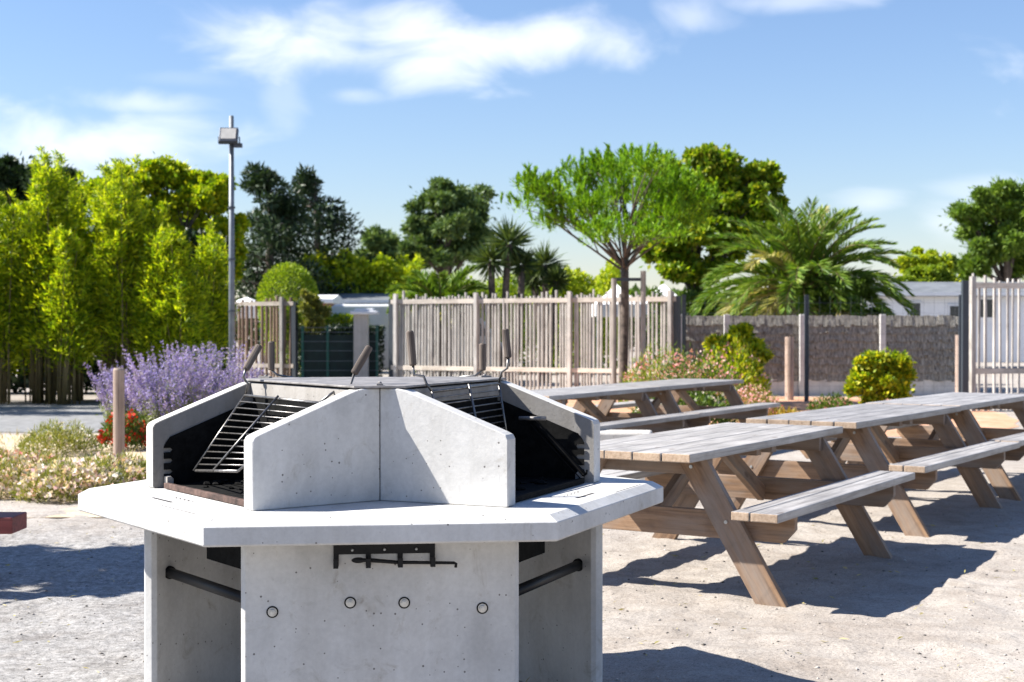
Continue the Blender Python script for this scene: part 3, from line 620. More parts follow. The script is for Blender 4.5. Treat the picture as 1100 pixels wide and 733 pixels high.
for (px, y0, lab) in ((848, 362, 'short brown wooden post beside the dark metal post at the brushwood fence'), (1031, 360, 'short brown wooden post next to the right slatted fence')):
    Yd = 28.2; mb = MB(); x = xat(px, Yd); mb.tube([(x, Yd, -.1), (x, Yd, zat(y0, Yd))], .085, 14); o = mb.build('wooden_post', 'post_wood'); tag(o, lab, 'post')

# ------------------------------------------------------------------ fences
def paling(name, A, B, z_rails, z_top, label, post_px=(), slat='slat_wood', pitch=.090, w=(.045, .078), dark_ends=(False, False), rail_side=-1):
    """upright stakes of uneven height on two rails; thing with panels, rails and posts"""
    A = Vector((A[0], A[1], 0)); B = Vector((B[0], B[1], 0)); ln = (B - A).length; ang = math.atan2(B.y - A.y, B.x - A.x)
    root = empty(name, A, ang); tag(root, label, 'fence')
    mb = MB(); s = .06
    while s < ln - .05:
        ww = random.uniform(*w); top = z_top + random.gauss(0, .05); tl = random.gauss(0, .008)
        mb.box((s, random.uniform(-.008, .008), top / 2), (top, ww, random.uniform(.02, .035)), Matrix.Rotation(R(-90), 3, 'Y') @ Matrix.Rotation(0, 3, 'X') @ Matrix.Rotation(tl, 3, 'Z'))
        s += pitch * random.choice((.7, .8, .9, 1, 1, 1.15, 1.4))
    mb.build('stakes', slat, root)
    for z in z_rails:
        mb = MB(); mb.box((ln / 2, rail_side * .035, z), (ln, .028, .095)); mb.build('rail', 'rail_wood', root)
    for sp in post_px:
        mb = MB(); mb.box((sp, -.075, (z_top + .06) / 2), (z_top + .06, .085, .08), Matrix.Rotation(R(-90), 3, 'Y')); mb.build('post', 'slat_wood', root)
    for e_, on in enumerate(dark_ends):
        if on: mb = MB(); mb.box((0 if e_ == 0 else ln, .02, (z_top - .06) / 2), (z_top - .06, .12, .12), Matrix.Rotation(R(-90), 3, 'Y')); mb.build('metal_post', 'anthracite', root)
    return root
zr = lambda py, Y: zat(py, Y)
A = (xat(421, 32.3), 32.3); B = (xat(727, 29.0), 29.0)
dl = math.hypot(B[0] - A[0], B[1] - A[1])
def frac(px):
    # distance along AB for a pixel column
    t = (px - 550) / F_PX; k = (t * A[1] - A[0]) / ((B[0] - A[0]) - t * (B[1] - A[1])); return k * dl
paling('slatted_fence', A, B, (2.0, .53), 2.12, 'long grey upright stake fence behind the barbecue and young pine', [frac(427), frac(513), frac(613.5), frac(721)], dark_ends=(True, True))
paling('slatted_fence', (xat(250, 35.3), 35.3), (xat(316, 34.6), 34.6), (2.0, .5), 2.1, 'short tan stake fence between the lamp pole and the dark gate', [1.45], slat='brown_slat', pitch=.125, w=(.06, .1), dark_ends=(False, True))
paling('slatted_fence', (xat(1042, 24.6), 24.6), (xat(1180, 25.3), 25.3), (2.15, .68), 2.24, 'pale open stake fence at the right edge of the photo', [.0], pitch=.125, w=(.035, .055))
mb = MB(); mb.box((xat(1036.5, 24.4), 24.4, 1.1), (.10, .10, 2.25)); tag(mb.build('metal_post', 'anthracite'), 'tall dark metal post at the left end of the pale right fence', 'post')

def brushwood():
    X0, X1, Yd = xat(732, 30), xat(1040, 30), 30.0
    root = empty('brushwood_fence', (X0, Yd, 0)); tag(root, 'dark grey brushwood screen on a pale concrete base under the palm', 'fence')
    ln = X1 - X0; z0, z1 = .36, zat(339.5, 30); nc = 8; ch = (z1 - z0) / nc
    mb = MB()
    for c in range(nc):      # bundled twigs: each course flares at its foot
        x = 0
        while x < ln:
            ww = random.uniform(.05, .13); zt = z0 + (c + 1) * ch + random.uniform(-.015, .02); zb = z0 + c * ch + random.uniform(-.07, .0)
            y0, y1 = random.uniform(.0, .015), random.uniform(-.055, -.025)
            vs = [(x, y0, zt), (x + ww, y0, zt), (x + ww + random.uniform(-.01, .02), y1, zb), (x + random.uniform(-.02, .01), y1, zb), (x, .03, zt), (x + ww, .03, zt), (x + ww, .03, zb), (x, .03, zb)]
            g = random.uniform(0, 20); mb.add(vs, [(0, 3, 2, 1), (4, 5, 6, 7), (0, 1, 5, 4), (2, 3, 7, 6), (0, 4, 7, 3), (1, 2, 6, 5)], [(v[0] + g, v[1], v[2]) for v in vs]); x += ww * .62
    mb.box((ln / 2, .045, (z0 + z1) / 2), (ln, .02, z1 - z0 - .04)); mb.build('brushwood_screen', 'brush', root)
    mb = MB(); mb.box((ln / 2, .0, .17), (ln, .05, .34)); mb.build('concrete_base', 'concrete', root)
    for px in (732, 780, 861, 947):
        mb = MB(); mb.box((xat(px, 30) - X0, -.09, (z1 + .03) / 2), (.12, .08, z1 + .03)); mb.build('post', 'concrete', root, bevel=.01)
brushwood()

def mesh_fence():
    Yd = 27.6; X0, X1 = xat(735, Yd), xat(1034, Yd); root = empty('wire_mesh_fence', (X0, Yd, 0)); tag(root, 'thin dark wire mesh fence standing in front of the brushwood screen', 'fence')
    ln = X1 - X0; zt = zat(319, Yd); mb = MB()
    x = 0
    while x <= ln: mb.box((x, 0, zt / 2), (.003, .003, zt)); x += .2
    z = .1
    while z < zt: mb.box((ln / 2, 0, z), (ln, .003, .003)); z += .2
    mb.build('wire_panel', 'galv', root)
    for px in (735, 867, 1033):
        mb = MB(); mb.box((xat(px, Yd) - X0, .05, (zt + .04) / 2), (.075, .05, zt + .04)); mb.build('post', 'anthracite', root)
mesh_fence()

def gate():
    Yd = 33.2; X0, X1 = xat(323, Yd), xat(406, Yd); root = empty('metal_gate', (X0, Yd, 0)); tag(root, 'dark green wire gate with horizontal bars left of the stone pillar', 'gate')
    ln = X1 - X0; zt = zat(351, Yd)
    mb = MB(); mb.box((ln / 2, .05, zt * .47), (ln, .02, zt * .8)); mb.build('screen_panel', 'gate_screen', root)
    for px in (325, 352, 381, 405): mb = MB(); mb.box((xat(px, Yd) - X0, 0, zt / 2), (.06, .05, zt + .05)); mb.build('post', 'green_paint', root)
    mb = MB()
    for py in (352, 357, 367, 377, 388, 398): mb.box((ln / 2, -.035, zat(py, Yd)), (ln, .008, .012))
    mb.build('bars', 'galv', root)
    Yp = 32.85; x = xat(388, Yp); e = empty('gate_pillar', (x, Yp, 0)); tag(e, 'pale square stone gate pillar with an overhanging cap', 'pillar')
    mb = MB(); mb.box((0, 0, .86), (.32, .3, 1.72)); mb.build('shaft', 'stone', e, bevel=.01); mb = MB(); mb.box((.08, 0, 1.76), (.62, .5, .08)); mb.box((.08, 0, 1.83), (.44, .36, .06)); mb.build('cap', 'white_paint', e, bevel=.02)
gate()

# ------------------------------------------------------------------ lamp pole
def lamp():
    Yd = 25.0; x = xat(249, Yd); e = empty('floodlight_pole', (x, Yd, 0)); tag(e, 'tall galvanised pole with one square floodlight in front of the bamboo', 'lamp pole')
    zt = zat(125, Yd); mb = MB(); mb.tube([(0, 0, -.1), (0, 0, 2.2), (0, 0, zt)], [.056, .052, .040], 14); mb.build('pole', 'galv', e, smooth=True)
    zc = zat(147, Yd); mb = MB(); rx = Matrix.Rotation(R(-22), 3, 'X')
    mb.box((-.02, -.13, zc), (.32, .09, .27), rx); h = mb.build('floodlight', 'lamp_body', e, bevel=.012)
    mb = MB(); mb.box(Vector((-.02, -.13, zc)) + rx @ Vector((0, -.048, .012)), (.26, .004, .20), rx); mb.build('lamp_glass', 'lamp_glass', h)
    mb = MB(); mb.box((-.02, -.05, zc - .13), (.36, .05, .02)); mb.box((.16, -.1, zc - .08), (.015, .04, .12)); mb.box((-.2, -.1, zc - .08), (.015, .04, .12)); mb.box((.12, -.02, zc - .16), (.14, .09, .07)); mb.build('bracket', 'lamp_body', e)
    for z in (.9, 1.7, 2.6, 3.5): mb = MB(); mb.tube([(0, 0, z), (0, 0, z + .03)], .066, 14); mb.build('cable_clamp', 'lamp_body', e)
lamp()

# ------------------------------------------------------------------ buildings beyond the fence
def mobile_home(name, px0, px1, ytop, yeave, ybot, Yd, wall, roof, label, wins=(), depth=4.0, cat='mobile home'):
    X0, X1 = xat(px0, Yd), xat(px1, Yd); root = empty(name, ((X0 + X1) / 2, Yd, 0)); tag(root, label, cat); wd = X1 - X0
    zt, ze = zat(ytop, Yd), zat(yeave, Yd)
    mb = MB(); mb.box((0, depth / 2, ze / 2 + .15), (wd, depth, ze - .3)); mb.build('wall', wall, root, bevel=.02)
    mb = MB(); o = .25; hy = depth / 2
    mb.add([(-wd / 2 - o, -o, ze - .15 + .01), (wd / 2 + o, -o, ze - .14), (wd / 2 + o, depth + o, ze - .14), (-wd / 2 - o, depth + o, ze - .14), (-wd / 2 - o, hy, zt), (wd / 2 + o, hy, zt), (-wd / 2 - o, -o, ze - .02), (wd / 2 + o, -o, ze - .02), (wd / 2 + o, depth + o, ze - .02), (-wd / 2 - o, depth + o, ze - .02)],
           [(0, 1, 7, 6), (6, 7, 5, 4), (4, 5, 8, 9), (9, 8, 2, 3), (0, 6, 4, 9, 3), (1, 2, 8, 5, 7), (0, 3, 2, 1)]); rf = mb.build('roof', roof, root)
    mb = MB(); mb.box((0, -o - .02, ze - .07), (wd + 2 * o + .02, .03, .11)); mb.build('gutter', 'white_paint', rf)
    for (a, b, y0, y1) in wins:
        xa, xb, za, zb = xat(a, Yd) - (X0 + X1) / 2, xat(b, Yd) - (X0 + X1) / 2, zat(y1, Yd), zat(y0, Yd)
        mb = MB(); mb.box(((xa + xb) / 2, -.02, (za + zb) / 2), (xb - xa + .12, .05, zb - za + .12)); wf = mb.build('window', 'white_paint', root, bevel=.008)
        mb = MB(); mb.box(((xa + xb) / 2, -.05, (za + zb) / 2), (xb - xa, .015, zb - za)); mb.build('pane', 'glass', wf)
    return root
mobile_home('mobile_home', 925, 1130, 301, 314, 352, 46, 'white_paint', 'grey_roof', 'white mobile home with dark roof behind the brushwood fence at right', [(978, 988, 326, 341), (1020, 1034, 329, 341), (1050, 1068, 322, 341)])
mobile_home('mobile_home', 345, 410, 314, 322, 352, 48, 'blue_cladding', 'grey_roof', 'pale blue mobile home seen above the hedge behind the gate', [(352, 360, 324, 334), (385, 398, 326, 336)])
mobile_home('garden_shed', 330, 350, 316, 321, 352, 44, 'brown_paint', 'white_paint', 'small brown timber shed with pale roof beside the round bush', [], 2.5, 'shed')
def canopy(px0, px1, ypk, yeave, Yd, label, peaks=1):
    X0, X1 = xat(px0, Yd), xat(px1, Yd); root = empty('canvas_canopy', ((X0 + X1) / 2, Yd, 0)); tag(root, label, 'canopy'); wd = X1 - X0; dp = 3.0
    zt, ze = zat(ypk, Yd), zat(yeave, Yd); mb = MB(); pw = wd / peaks
    for k in range(peaks):
        xa = -wd / 2 + k * pw; xb = xa + pw; c = ((xa + xb) / 2, dp / 2, zt)
        base = [(xa, 0, ze), (xb, 0, ze), (xb, dp, ze), (xa, dp, ze)]; mids = [tuple(.55 * c[j] + .45 * b[j] - (.10 * (zt - ze) if j == 2 else 0) for j in range(3)) for b in base]
        low = [(x, y, z - .32) for x, y, z in base]; v = base + mids + [c] + low
        mb.add(v, [(i, (i + 1) % 4, 4 + (i + 1) % 4, 4 + i) for i in range(4)] + [(4 + i, 4 + (i + 1) % 4, 8) for i in range(4)] + [(9 + i, 9 + (i + 1) % 4, (i + 1) % 4, i) for i in range(4)])
    mb.build('canvas', 'white_cloth', root)
    for x in (-wd / 2 + .05, wd / 2 - .05):
        for y in (.05, dp - .05): mb = MB(); mb.tube([(x, y, 0), (x, y, ze)], .035, 8); mb.build('pole', 'galv', root)
canopy(640, 745, 303, 327, 38, 'wide white canvas canopy seen above the stake fence behind the young pine', 2)
canopy(228, 282, 318, 329, 40, 'white canvas canopy beside the lamp pole behind the bamboo')
def van():
    Yd = 37; x = xat(446, Yd); e = empty('parked_van', (x, Yd, 0)); tag(e, 'white van half seen through the left part of the stake fence', 'van')
    prof = [(-2.2, .35), (2.2, .35), (2.3, .9), (2.1, 1.15), (1.5, 1.9), (1.2, 2.02), (-2.1, 2.02), (-2.25, 1.8), (-2.3, .6)]
    mb = MB(); mb.prism(prof, lambda a, b, d: (a, d, b), 0, 1.8); mb.build('body', 'white_paint', e, bevel=.06)
    mb = MB(); mb.prism([(1.25, 1.2), (1.95, 1.2), (1.45, 1.8), (1.1, 1.82)], lambda a, b, d: (a, d, b), -.012, -.002); mb.build('window', 'glass', e)
    for a in (-1.4, 1.4): mb = MB(); mb.tube([(a, -.03, .33), (a, .2, .33)], .33, 20); mb.build('wheel', 'anthracite', e)
van()

# ------------------------------------------------------------------ vegetation
def limb(mb, a, b, r0, r1, bend=.15, n=5, seg=6):
    a, b = Vector(a), Vector(b); ln = (b - a).length; m = (a + b) / 2 + Vector((random.uniform(-1, 1), random.uniform(-1, 1), random.uniform(-.3, .8))) * ln * bend
    pts = [(a * (1 - t) ** 2 + m * 2 * t * (1 - t) + b * t * t) for t in [i / n for i in range(n + 1)]]
    mb.tube(pts, [r0 + (r1 - r0) * i / n for i in range(n + 1)], seg)
    return pts

def crown_leaves(lv, clumps, per, Ln, Wd, up=.2, shell=.35):
    for c, r in clumps:
        k = int(per * (r[0] * r[1] * r[2]) ** (1 / 3) ** 1.0) if per < 0 else per
        P, d = ball(k, c, r, shell); P = P + rng.normal(size=(k, 3)) * np.array(r) * .24; D = unit(d * .8 + rand_dirs(k) * .9 + np.array([0, 0, up])); lv.add(P, D, rng.uniform(.7, 1.3, k) * Ln, rng.uniform(.7, 1.3, k) * Wd)

def broad_tree(name, base, clumps, leaf, label, cat='tree', trunk_r=.15, per=400, Ln=.12, Wd=.08, fork=.45, bark='bark', group=None, up=.1, trunk_top=None, sub=13):
    """clumps: list of world (x,y,z,rx,ry,rz). Each big clump is broken into small ones."""
    root = empty(name, base); tag(root, label, cat, group); B = Vector(base)
    mb = MB(); cz = max(c[2] + c[5] for c in clumps); top = Vector(trunk_top) - B if trunk_top else Vector((random.uniform(-.2, .2), 0, cz * fork))
    limb(mb, (0, 0, -.1), top, trunk_r, trunk_r * .7, .04)
    lv = Leaves()
    for c in clumps:
        cc = Vector(c[:3]) - B; p = limb(mb, top * .9, cc, trunk_r * .45, trunk_r * .12, .12); small = []
        for _ in range(sub):
            d = rand_dirs(1)[0] * rng.uniform(.35, 1.15); q = np.array(cc) + d * np.array(c[3:6]); rr = np.array(c[3:6]) * rng.uniform(.13, .34); small.append((q, rr)); limb(mb, p[3], tuple(q), trunk_r * .14, trunk_r * .03, .1, 3, 5)
        small.append((np.array(cc), np.array(c[3:6]) * .34)); crown_leaves(lv, small, per, Ln, Wd, up)
        # stray twigs that break the outline
        P, d = ball(per // 8, cc, np.array(c[3:6]) * 1.2, .6); lv.add(P, d + rand_dirs(len(P)) * .5, Ln, Wd)
    mb.build('trunk', bark, root, smooth=True); lv.build('crown', leaf, root); return root

def pc(px, py, Y, rx, ry, rz=None):
    """clump from photo pixels at distance Y: radii in pixels"""
    p = at(px, py, Y + random.uniform(-1, 1) * rx / F_PX * Y * .5); s = Y / F_PX
    return (p.x, p.y, p.z, rx * s, rx * s * .9 if rz is None else rz, ry * s)

# young stone pine in front of the fence, tied between two stakes
def young_pine():
    Yd = 26.5; s = Yd / F_PX; b = at(668, 351, Yd); base = Vector((b.x, Yd, 0)); root = empty('young_pine', base); tag(root, 'bright green young umbrella pine between two stakes in front of the stake fence', 'pine tree')
    mb = MB(); top = at(671, 278, Yd) - base
    tr = limb(mb, (0, 0, -.1), top, .085, .075, .02, 6, 10)
    ends = []
    mains = [(585, 205), (600, 236), (622, 190), (640, 165), (665, 160), (695, 165), (720, 185), (735, 215), (725, 245), (700, 255), (610, 215), (655, 200), (690, 200), (715, 225), (645, 245), (680, 230), (705, 180), (575, 190), (672, 180), (630, 215), (745, 200), (735, 235)]
    for (px, py) in mains:
        Y = Yd + random.uniform(-1.3, 1.3) * (1.0 if 600 < px < 720 else .5); e_ = at(658 + (px - 658) * .98, 180 + (py - 160) * .82, Y) - base
        p = limb(mb, top + Vector((0, 0, -random.uniform(0, .25))), e_, .026, .010, .16, 5, 6)
        for k in range(5):
            f = random.choice(p[2:]); q = e_ + Vector(rand_dirs(1, .3)[0] * np.array([1.2, 1.2, .6])) * random.uniform(.15, .48); limb(mb, f, q, .012, .005, .12, 3, 5); ends.append(q)
        ends.append(e_)
    mb.build('trunk', 'bark', root, smooth=True)
    lv = Leaves()
    for q in ends:
        for _ in range(6):
            st = np.array(q) + rng.normal(size=3) * np.array([.17, .17, .08]); ax = unit(np.array([[rng.normal() * .30, rng.normal() * .30, 1.0]]))[0]; ln = rng.uniform(.12, .26); n = 70
            t = rng.random((n, 1)) * ln; P = st + ax * t; D = unit(rand_dirs(n) * .5 + ax * 1.0); lv.add(P, D, rng.uniform(.06, .12, n), .016)
    for q in ends:
        P, d = ball(130, tuple(q), (.30, .30, .13), .1); lv.add(P, unit(d + rand_dirs(130) * .6 + np.array([0, 0, .9])), rng.uniform(.07, .13, 130), .015)
    lv.build('crown', 'pine_leaf', root)
    e2 = []
    for (px, lab) in ((659.5, 'left of two slim support stakes beside the young pine trunk'), (691, 'right of two slim support stakes beside the young pine trunk')):
        mb = MB(); x = xat(px, Yd - .35); mb.tube([(x, Yd - .35, -.1), (x, Yd - .35, zat(300 if px < 670 else 292, Yd))], .05, 10); o = mb.build('support_stake', 'pole_wood'); tag(o, lab, 'stake', 'pine support stakes')
    mb = MB(); mb.box((xat(675, Yd - .3), Yd - .32, zat(301, Yd)), (.55, .02, .06)); o = mb.build('tie_strap', 'anthracite'); tag(o, 'dark strap tied from stake to stake across the young pine trunk', 'strap')
young_pine()

# broadleaf tree behind the pine
broad_tree('broadleaf_tree', (xat(745, 36), 36, 0), [pc(x, y, 36, rx * .86, ry * .82) for x, y, rx, ry in ((740, 215, 40, 35), (775, 190, 38, 28), (800, 215, 34, 32), (735, 255, 44, 30), (765, 170, 24, 14), (712, 270, 30, 24), (790, 250, 36, 28), (745, 290, 44, 16), (815, 190, 20, 18), (720, 185, 24, 18), (825, 225, 18, 14))],
           'plane_leaf', 'dense broad leaved tree with bronze tips behind the young pine', trunk_r=.2, per=300, Ln=.16, Wd=.12, fork=.4)

def palm(base, z0, nfr, ln, name, label, leaf='palm_leaf', dry='palm_dry', el0=(5, 88), wleaf=.03, lleaf=.42, dry_n=10, trunk_r=.3):
    root = empty(name, base); tag(root, label, 'palm tree'); mb = MB(); mb.tube([(0, 0, -.1), (0, 0, z0 * .6), (0, 0, z0)], [trunk_r, trunk_r * .9, trunk_r * 1.1], 12); mb.build('trunk', 'bark', root)
    rb = MB(); lv = Leaves(); ld = Leaves()
    for k in range(nfr):
        az_ = k * 2.39996 + random.uniform(-.2, .2); f = (k + .5) / nfr; el_ = R(el0[1] + (el0[0] - el0[1]) * f ** .85 + random.uniform(-6, 6)); L_ = ln * random.uniform(.85, 1.1) * (.8 + .2 * f)
        p = Vector((math.cos(az_) * .12, math.sin(az_) * .12, z0)); pts = [p.copy()]; n = 14; e_ = el_; hd = Vector((math.cos(az_), math.sin(az_), 0))
        for i in range(n):
            p = p + (hd * math.cos(e_) + Vector((0, 0, 1)) * math.sin(e_)) * (L_ / n); pts.append(p.copy()); e_ -= R(random.uniform(1.8, 3.9)) * (1 + i * .12) * (.7 + .5 * math.cos(el_))
        rb.tube(pts, [.03 * (1 - .8 * i / n) for i in range(n + 1)], 5)
        arr = np.array([tuple(q) for q in pts]); nl = 76; t = np.linspace(.14, 1, nl) * n * .999; i0 = np.minimum(t.astype(int), n - 1); fr = (t - i0)[:, None]; P = arr[i0] * (1 - fr) + arr[i0 + 1] * fr; T = unit(arr[i0 + 1] - arr[i0])
        sd_ = np.array((-math.sin(az_), math.cos(az_), 0)); up_ = np.cross(sd_, T); up_ *= np.sign(up_[:, 2:3] + 1e-6)
        tgt = ld if (k >= nfr - dry_n or random.random() < .09) else lv
        for s in (-1, 1):
            D = unit(sd_ * s * .62 + T * .95 + up_ * .3 + rng.normal(size=(nl, 3)) * .12 + np.array([0, 0, -.22])); taper = np.sin(np.linspace(.5, 2.9, nl)) * .8 + .25
            tgt.add(P, D, lleaf * taper, wleaf)
    rb.build('frond_ribs', 'cane', root, smooth=True); lv.build('fronds', leaf, root)
    if len(ld.P): ld.build('dry_fronds', dry, root)
    return root
palm((xat(862, 33), 33, 0), zat(312, 33), 84, 2.75, 'date_palm', 'big arching date palm rising behind the brushwood fence', wleaf=.035, lleaf=.5, el0=(-10, 95))
palm((xat(474, 36), 36, 0), zat(332, 36), 24, 1.5, 'date_palm', 'small arching palm showing above the stake fence left of the spiky yuccas', el0=(15, 80), dry_n=3, wleaf=.045)

def yucca(px, heads, Y, label):
    b = (xat(px, Y), Y, 0); root = empty('yucca_tree', b); tag(root, label, 'yucca tree'); mb = MB(); lv = Leaves()
    for (hx, hy, r) in heads:
        h = at(hx, hy, Y + random.uniform(-.4, .4)) - Vector(b); limb(mb, (random.uniform(-.1, .1), 0, 0), h, .11, .08, .08, 6, 8)
        n = 230; d = rand_dirs(n, .25); P = np.array(h) + d * .05; lv.add(P, d, rng.uniform(.75, 1.1, n) * r * Y / F_PX, .055)
    mb.build('trunk', 'bark', root, smooth=True); lv.build('leaves', 'yucca_leaf', root)
yucca(545, [(547, 262, 30), (528, 280, 25), (560, 285, 22)], 36, 'tall spiky yucca with three leaf heads above the stake fence')
yucca(585, [(585, 285, 27), (572, 300, 20), (598, 302, 16)], 37, 'lower darker spiky yucca right of the tall one')

# conifers
def conifer(px, ytop, ybase_c, Y, wpx, leaf, label, lean=0, layers=16, flat=.22, per=260, Ln=.22, name='conifer_tree'):
    base = Vector((xat(px, Y), Y, 0)); root = empty(name, base); tag(root, label, 'conifer'); s = Y / F_PX; zt = zat(ytop, Y); zb = zat(ybase_c, Y); mb = MB(); top = Vector((lean * s, 0, zt))
    mb.tube([(0, 0, -.1), top * .5, top], [.22, .15, .03], 8); lv = Leaves()
    for i in range(layers):
        f = (i + random.uniform(-.3, .3)) / layers; z = zb + (zt - zb) * f; w_ = wpx * s * (1 - f) ** .6 * random.uniform(.75, 1.15) + .15
        for k in range(4):
            a = random.uniform(0, 6.28); c = top * (z / zt); e_ = Vector((c.x + math.cos(a) * w_, math.sin(a) * w_, z + random.uniform(-.1, .35)))
            limb(mb, (c.x, 0, z - .15), e_, .05, .015, .1, 4, 5)
            for t in (.45, .75, 1.0):
                q = Vector((c.x, 0, z)).lerp(e_, t); rr = w_ * .26 + .12; P, d = ball(per // 5, tuple(q), (rr, rr, rr * flat * 2.2), .2); lv.add(P, unit(d + rand_dirs(len(P)) * .8 + np.array([0, 0, .25])), rng.uniform(.7, 1.3, len(P)) * Ln, .07)
    mb.build('trunk', 'bark', root, smooth=True); lv.build('crown', leaf, root)
conifer(290, 180, 340, 50, 56, 'dark_conifer', 'dark green conifer right of the lamp pole, the left of a close pair', layers=13, per=300, Ln=.26)
conifer(348, 186, 330, 52, 54, 'dark_conifer', 'dark open branched conifer, the right of the close pair behind the gate', lean=-10, layers=13, per=170, Ln=.26)
broad_tree('pine_tree', (xat(485, 58), 58, 0), [pc(x, y, 58, rx, ry) for x, y, rx, ry in ((470, 215, 28, 18), (500, 222, 30, 22), (480, 245, 40, 22), (515, 250, 20, 18), (455, 240, 18, 14), (490, 272, 44, 16), (450, 265, 18, 12))],
           'mid_pine_leaf', 'rounded blue green pine standing alone left of the spiky yuccas', trunk_r=.25, per=620, Ln=.22, Wd=.07, fork=.5)
broad_tree('pine_tree', (xat(413, 64), 64, 0), [pc(x, y, 64, rx, ry) for x, y, rx, ry in ((412, 262, 20, 11), (400, 280, 18, 12), (425, 280, 18, 12))], 'mid_pine_leaf', 'small dark round topped pine between the dark conifers and the blue green pine', trunk_r=.2, per=300, Ln=.3, Wd=.09)
broad_tree('pine_tree', (xat(1080, 58), 58, 0), [pc(x, y, 58, rx, ry) for x, y, rx, ry in ((1070, 215, 30, 20), (1045, 235, 28, 16), (1090, 240, 36, 26), (1100, 210, 26, 20), (1070, 268, 36, 20), (1040, 285, 20, 12), (1105, 280, 34, 20))],
           'far_pine_leaf', 'large spreading pine at the right edge behind the white mobile home', trunk_r=.3, per=760, Ln=.22, Wd=.07, fork=.45)
broad_tree('dark_tree', (xat(35, 44), 44, 0), [pc(x, y, 44, rx, ry) for x, y, rx, ry in ((20, 185, 24, 14), (55, 190, 28, 12), (35, 205, 44, 18), (5, 210, 30, 20), (75, 215, 22, 20), (30, 240, 50, 26))],
           'dark_conifer', 'dark tree top rising behind the left end of the bamboo', trunk_r=.2, per=420, Ln=.22, Wd=.08)
broad_tree('golden_tree', (xat(180, 33), 33, 0), [pc(x, y, 33, rx, ry) for x, y, rx, ry in ((180, 185, 30, 16), (150, 200, 34, 22), (205, 210, 34, 24), (230, 215, 18, 28), (120, 215, 26, 20), (170, 235, 60, 30), (235, 260, 24, 34))],
           'gold_leaf', 'yellow tinged broad leaved tree directly behind the tall bamboo', trunk_r=.15, per=520, Ln=.12, Wd=.08)
def dome_bush():
    Y = 37; root = empty('round_bush', (xat(309, Y), Y, 0)); tag(root, 'clipped round green bush above the tan stake fence', 'bush'); lv = Leaves()
    P, d = ball(9000, (0, 0, 2.1), (.78, .78, .98), .72); lv.add(P, d + rand_dirs(9000) * .7, .07, .045); P, d = ball(3000, (0, 0, 1.3), (.7, .7, .9), .5); lv.add(P, d, .07, .045); lv.build('foliage', 'hedge_leaf', root)
    mb = MB(); limb(mb, (0, 0, -.1), (0, 0, 1.8), .07, .05, .03); mb.build('trunk', 'bark', root)
dome_bush()

def hedge(px0, px1, ytop, Y, leaf, label, depth=1.2, n=9000, Ln=.12, Wd=.06, wob=.25, name='hedge', cat='hedge'):
    X0, X1 = xat(px0, Y), xat(px1, Y); root = empty(name, ((X0 + X1) / 2, Y, 0)); tag(root, label, cat); zt = zat(ytop, Y); wd = X1 - X0
    x = rng.uniform(-wd / 2, wd / 2, n); y = rng.uniform(0, depth, n); tz = zt * (1 + vnoise(x + X0 + 50, y + 50, max(.5, wd / 9), 11) * wob + vnoise(x + X0 + 90, y + 9, .35, 12) * wob * .7)
    z = tz * (1 - rng.random(n) ** 1.8 * .97); P = np.stack([x, y, z], 1); lv = Leaves(); lv.add(P, rand_dirs(n, .5), rng.uniform(.6, 1.4, n) * Ln, Wd); lv.build('foliage', leaf, root)
    mb = MB()
    for k in range(max(3, int(wd / .8))): xx = random.uniform(-wd / 2, wd / 2); limb(mb, (xx, depth / 2, 0), (xx + random.uniform(-.2, .2), depth / 2, zt * .7), .03, .01, .05, 3, 5)
    mb.build('stems', 'bark', root); return root
hedge(322, 450, 284, 50.5, 'yellow_leaf', 'yellow green shrub belt behind the pale blue mobile home', 1.6, 15000, .18, .12, .22, 'shrub_belt', 'shrubs')
hedge(316, 392, 341, 36.5, 'hedge_leaf', 'trimmed light green hedge behind the gate', .8, 7000, .08, .05, .08)
hedge(315, 410, 352, 35.2, 'dark_leaf', 'dark low hedge right behind the wire gate', .6, 7000, .09, .05, .05)
hedge(590, 668, 298, 44, 'yellow_leaf', 'yellow flowering shrubs above the stake fence left of the young pine trunk', 1.5, 9000, .14, .08, .30, 'shrub_belt', 'shrubs')
hedge(418, 600, 306, 43, 'hedge_leaf', 'light green shrubs behind the left half of the stake fence', 1.5, 9000, .13, .08, .3, 'shrub_belt', 'shrubs')
hedge(-60, 1250, 322, 84, 'green_leaf', 'distant line of green hedges along the horizon', 5, 26000, .5, .3, .3, 'far_hedge', 'hedge')
hedge(700, 830, 322, 35, 'green_leaf', 'green shrubs behind the left part of the brushwood fence', 1.0, 8000, .12, .07, .22, 'shrub_belt', 'shrubs')
broad_tree('round_bush', (xat(995, 52), 52, 0), [pc(985, 286, 52, 22, 14), pc(1008, 285, 52, 14, 12), pc(995, 305, 52, 34, 14)], 'yellow_leaf', 'yellow green rounded bush above the white mobile home', 'bush', trunk_r=.1, per=900, Ln=.12, Wd=.08)
broad_tree('round_bush', (xat(995, 50), 50, 0), [pc(1000, 296, 50, 20, 9), pc(985, 305, 50, 22, 10)], 'hedge_leaf', 'small mid green bush in front of the yellow one above the mobile home', 'bush', trunk_r=.1, per=900, Ln=.12, Wd=.08)

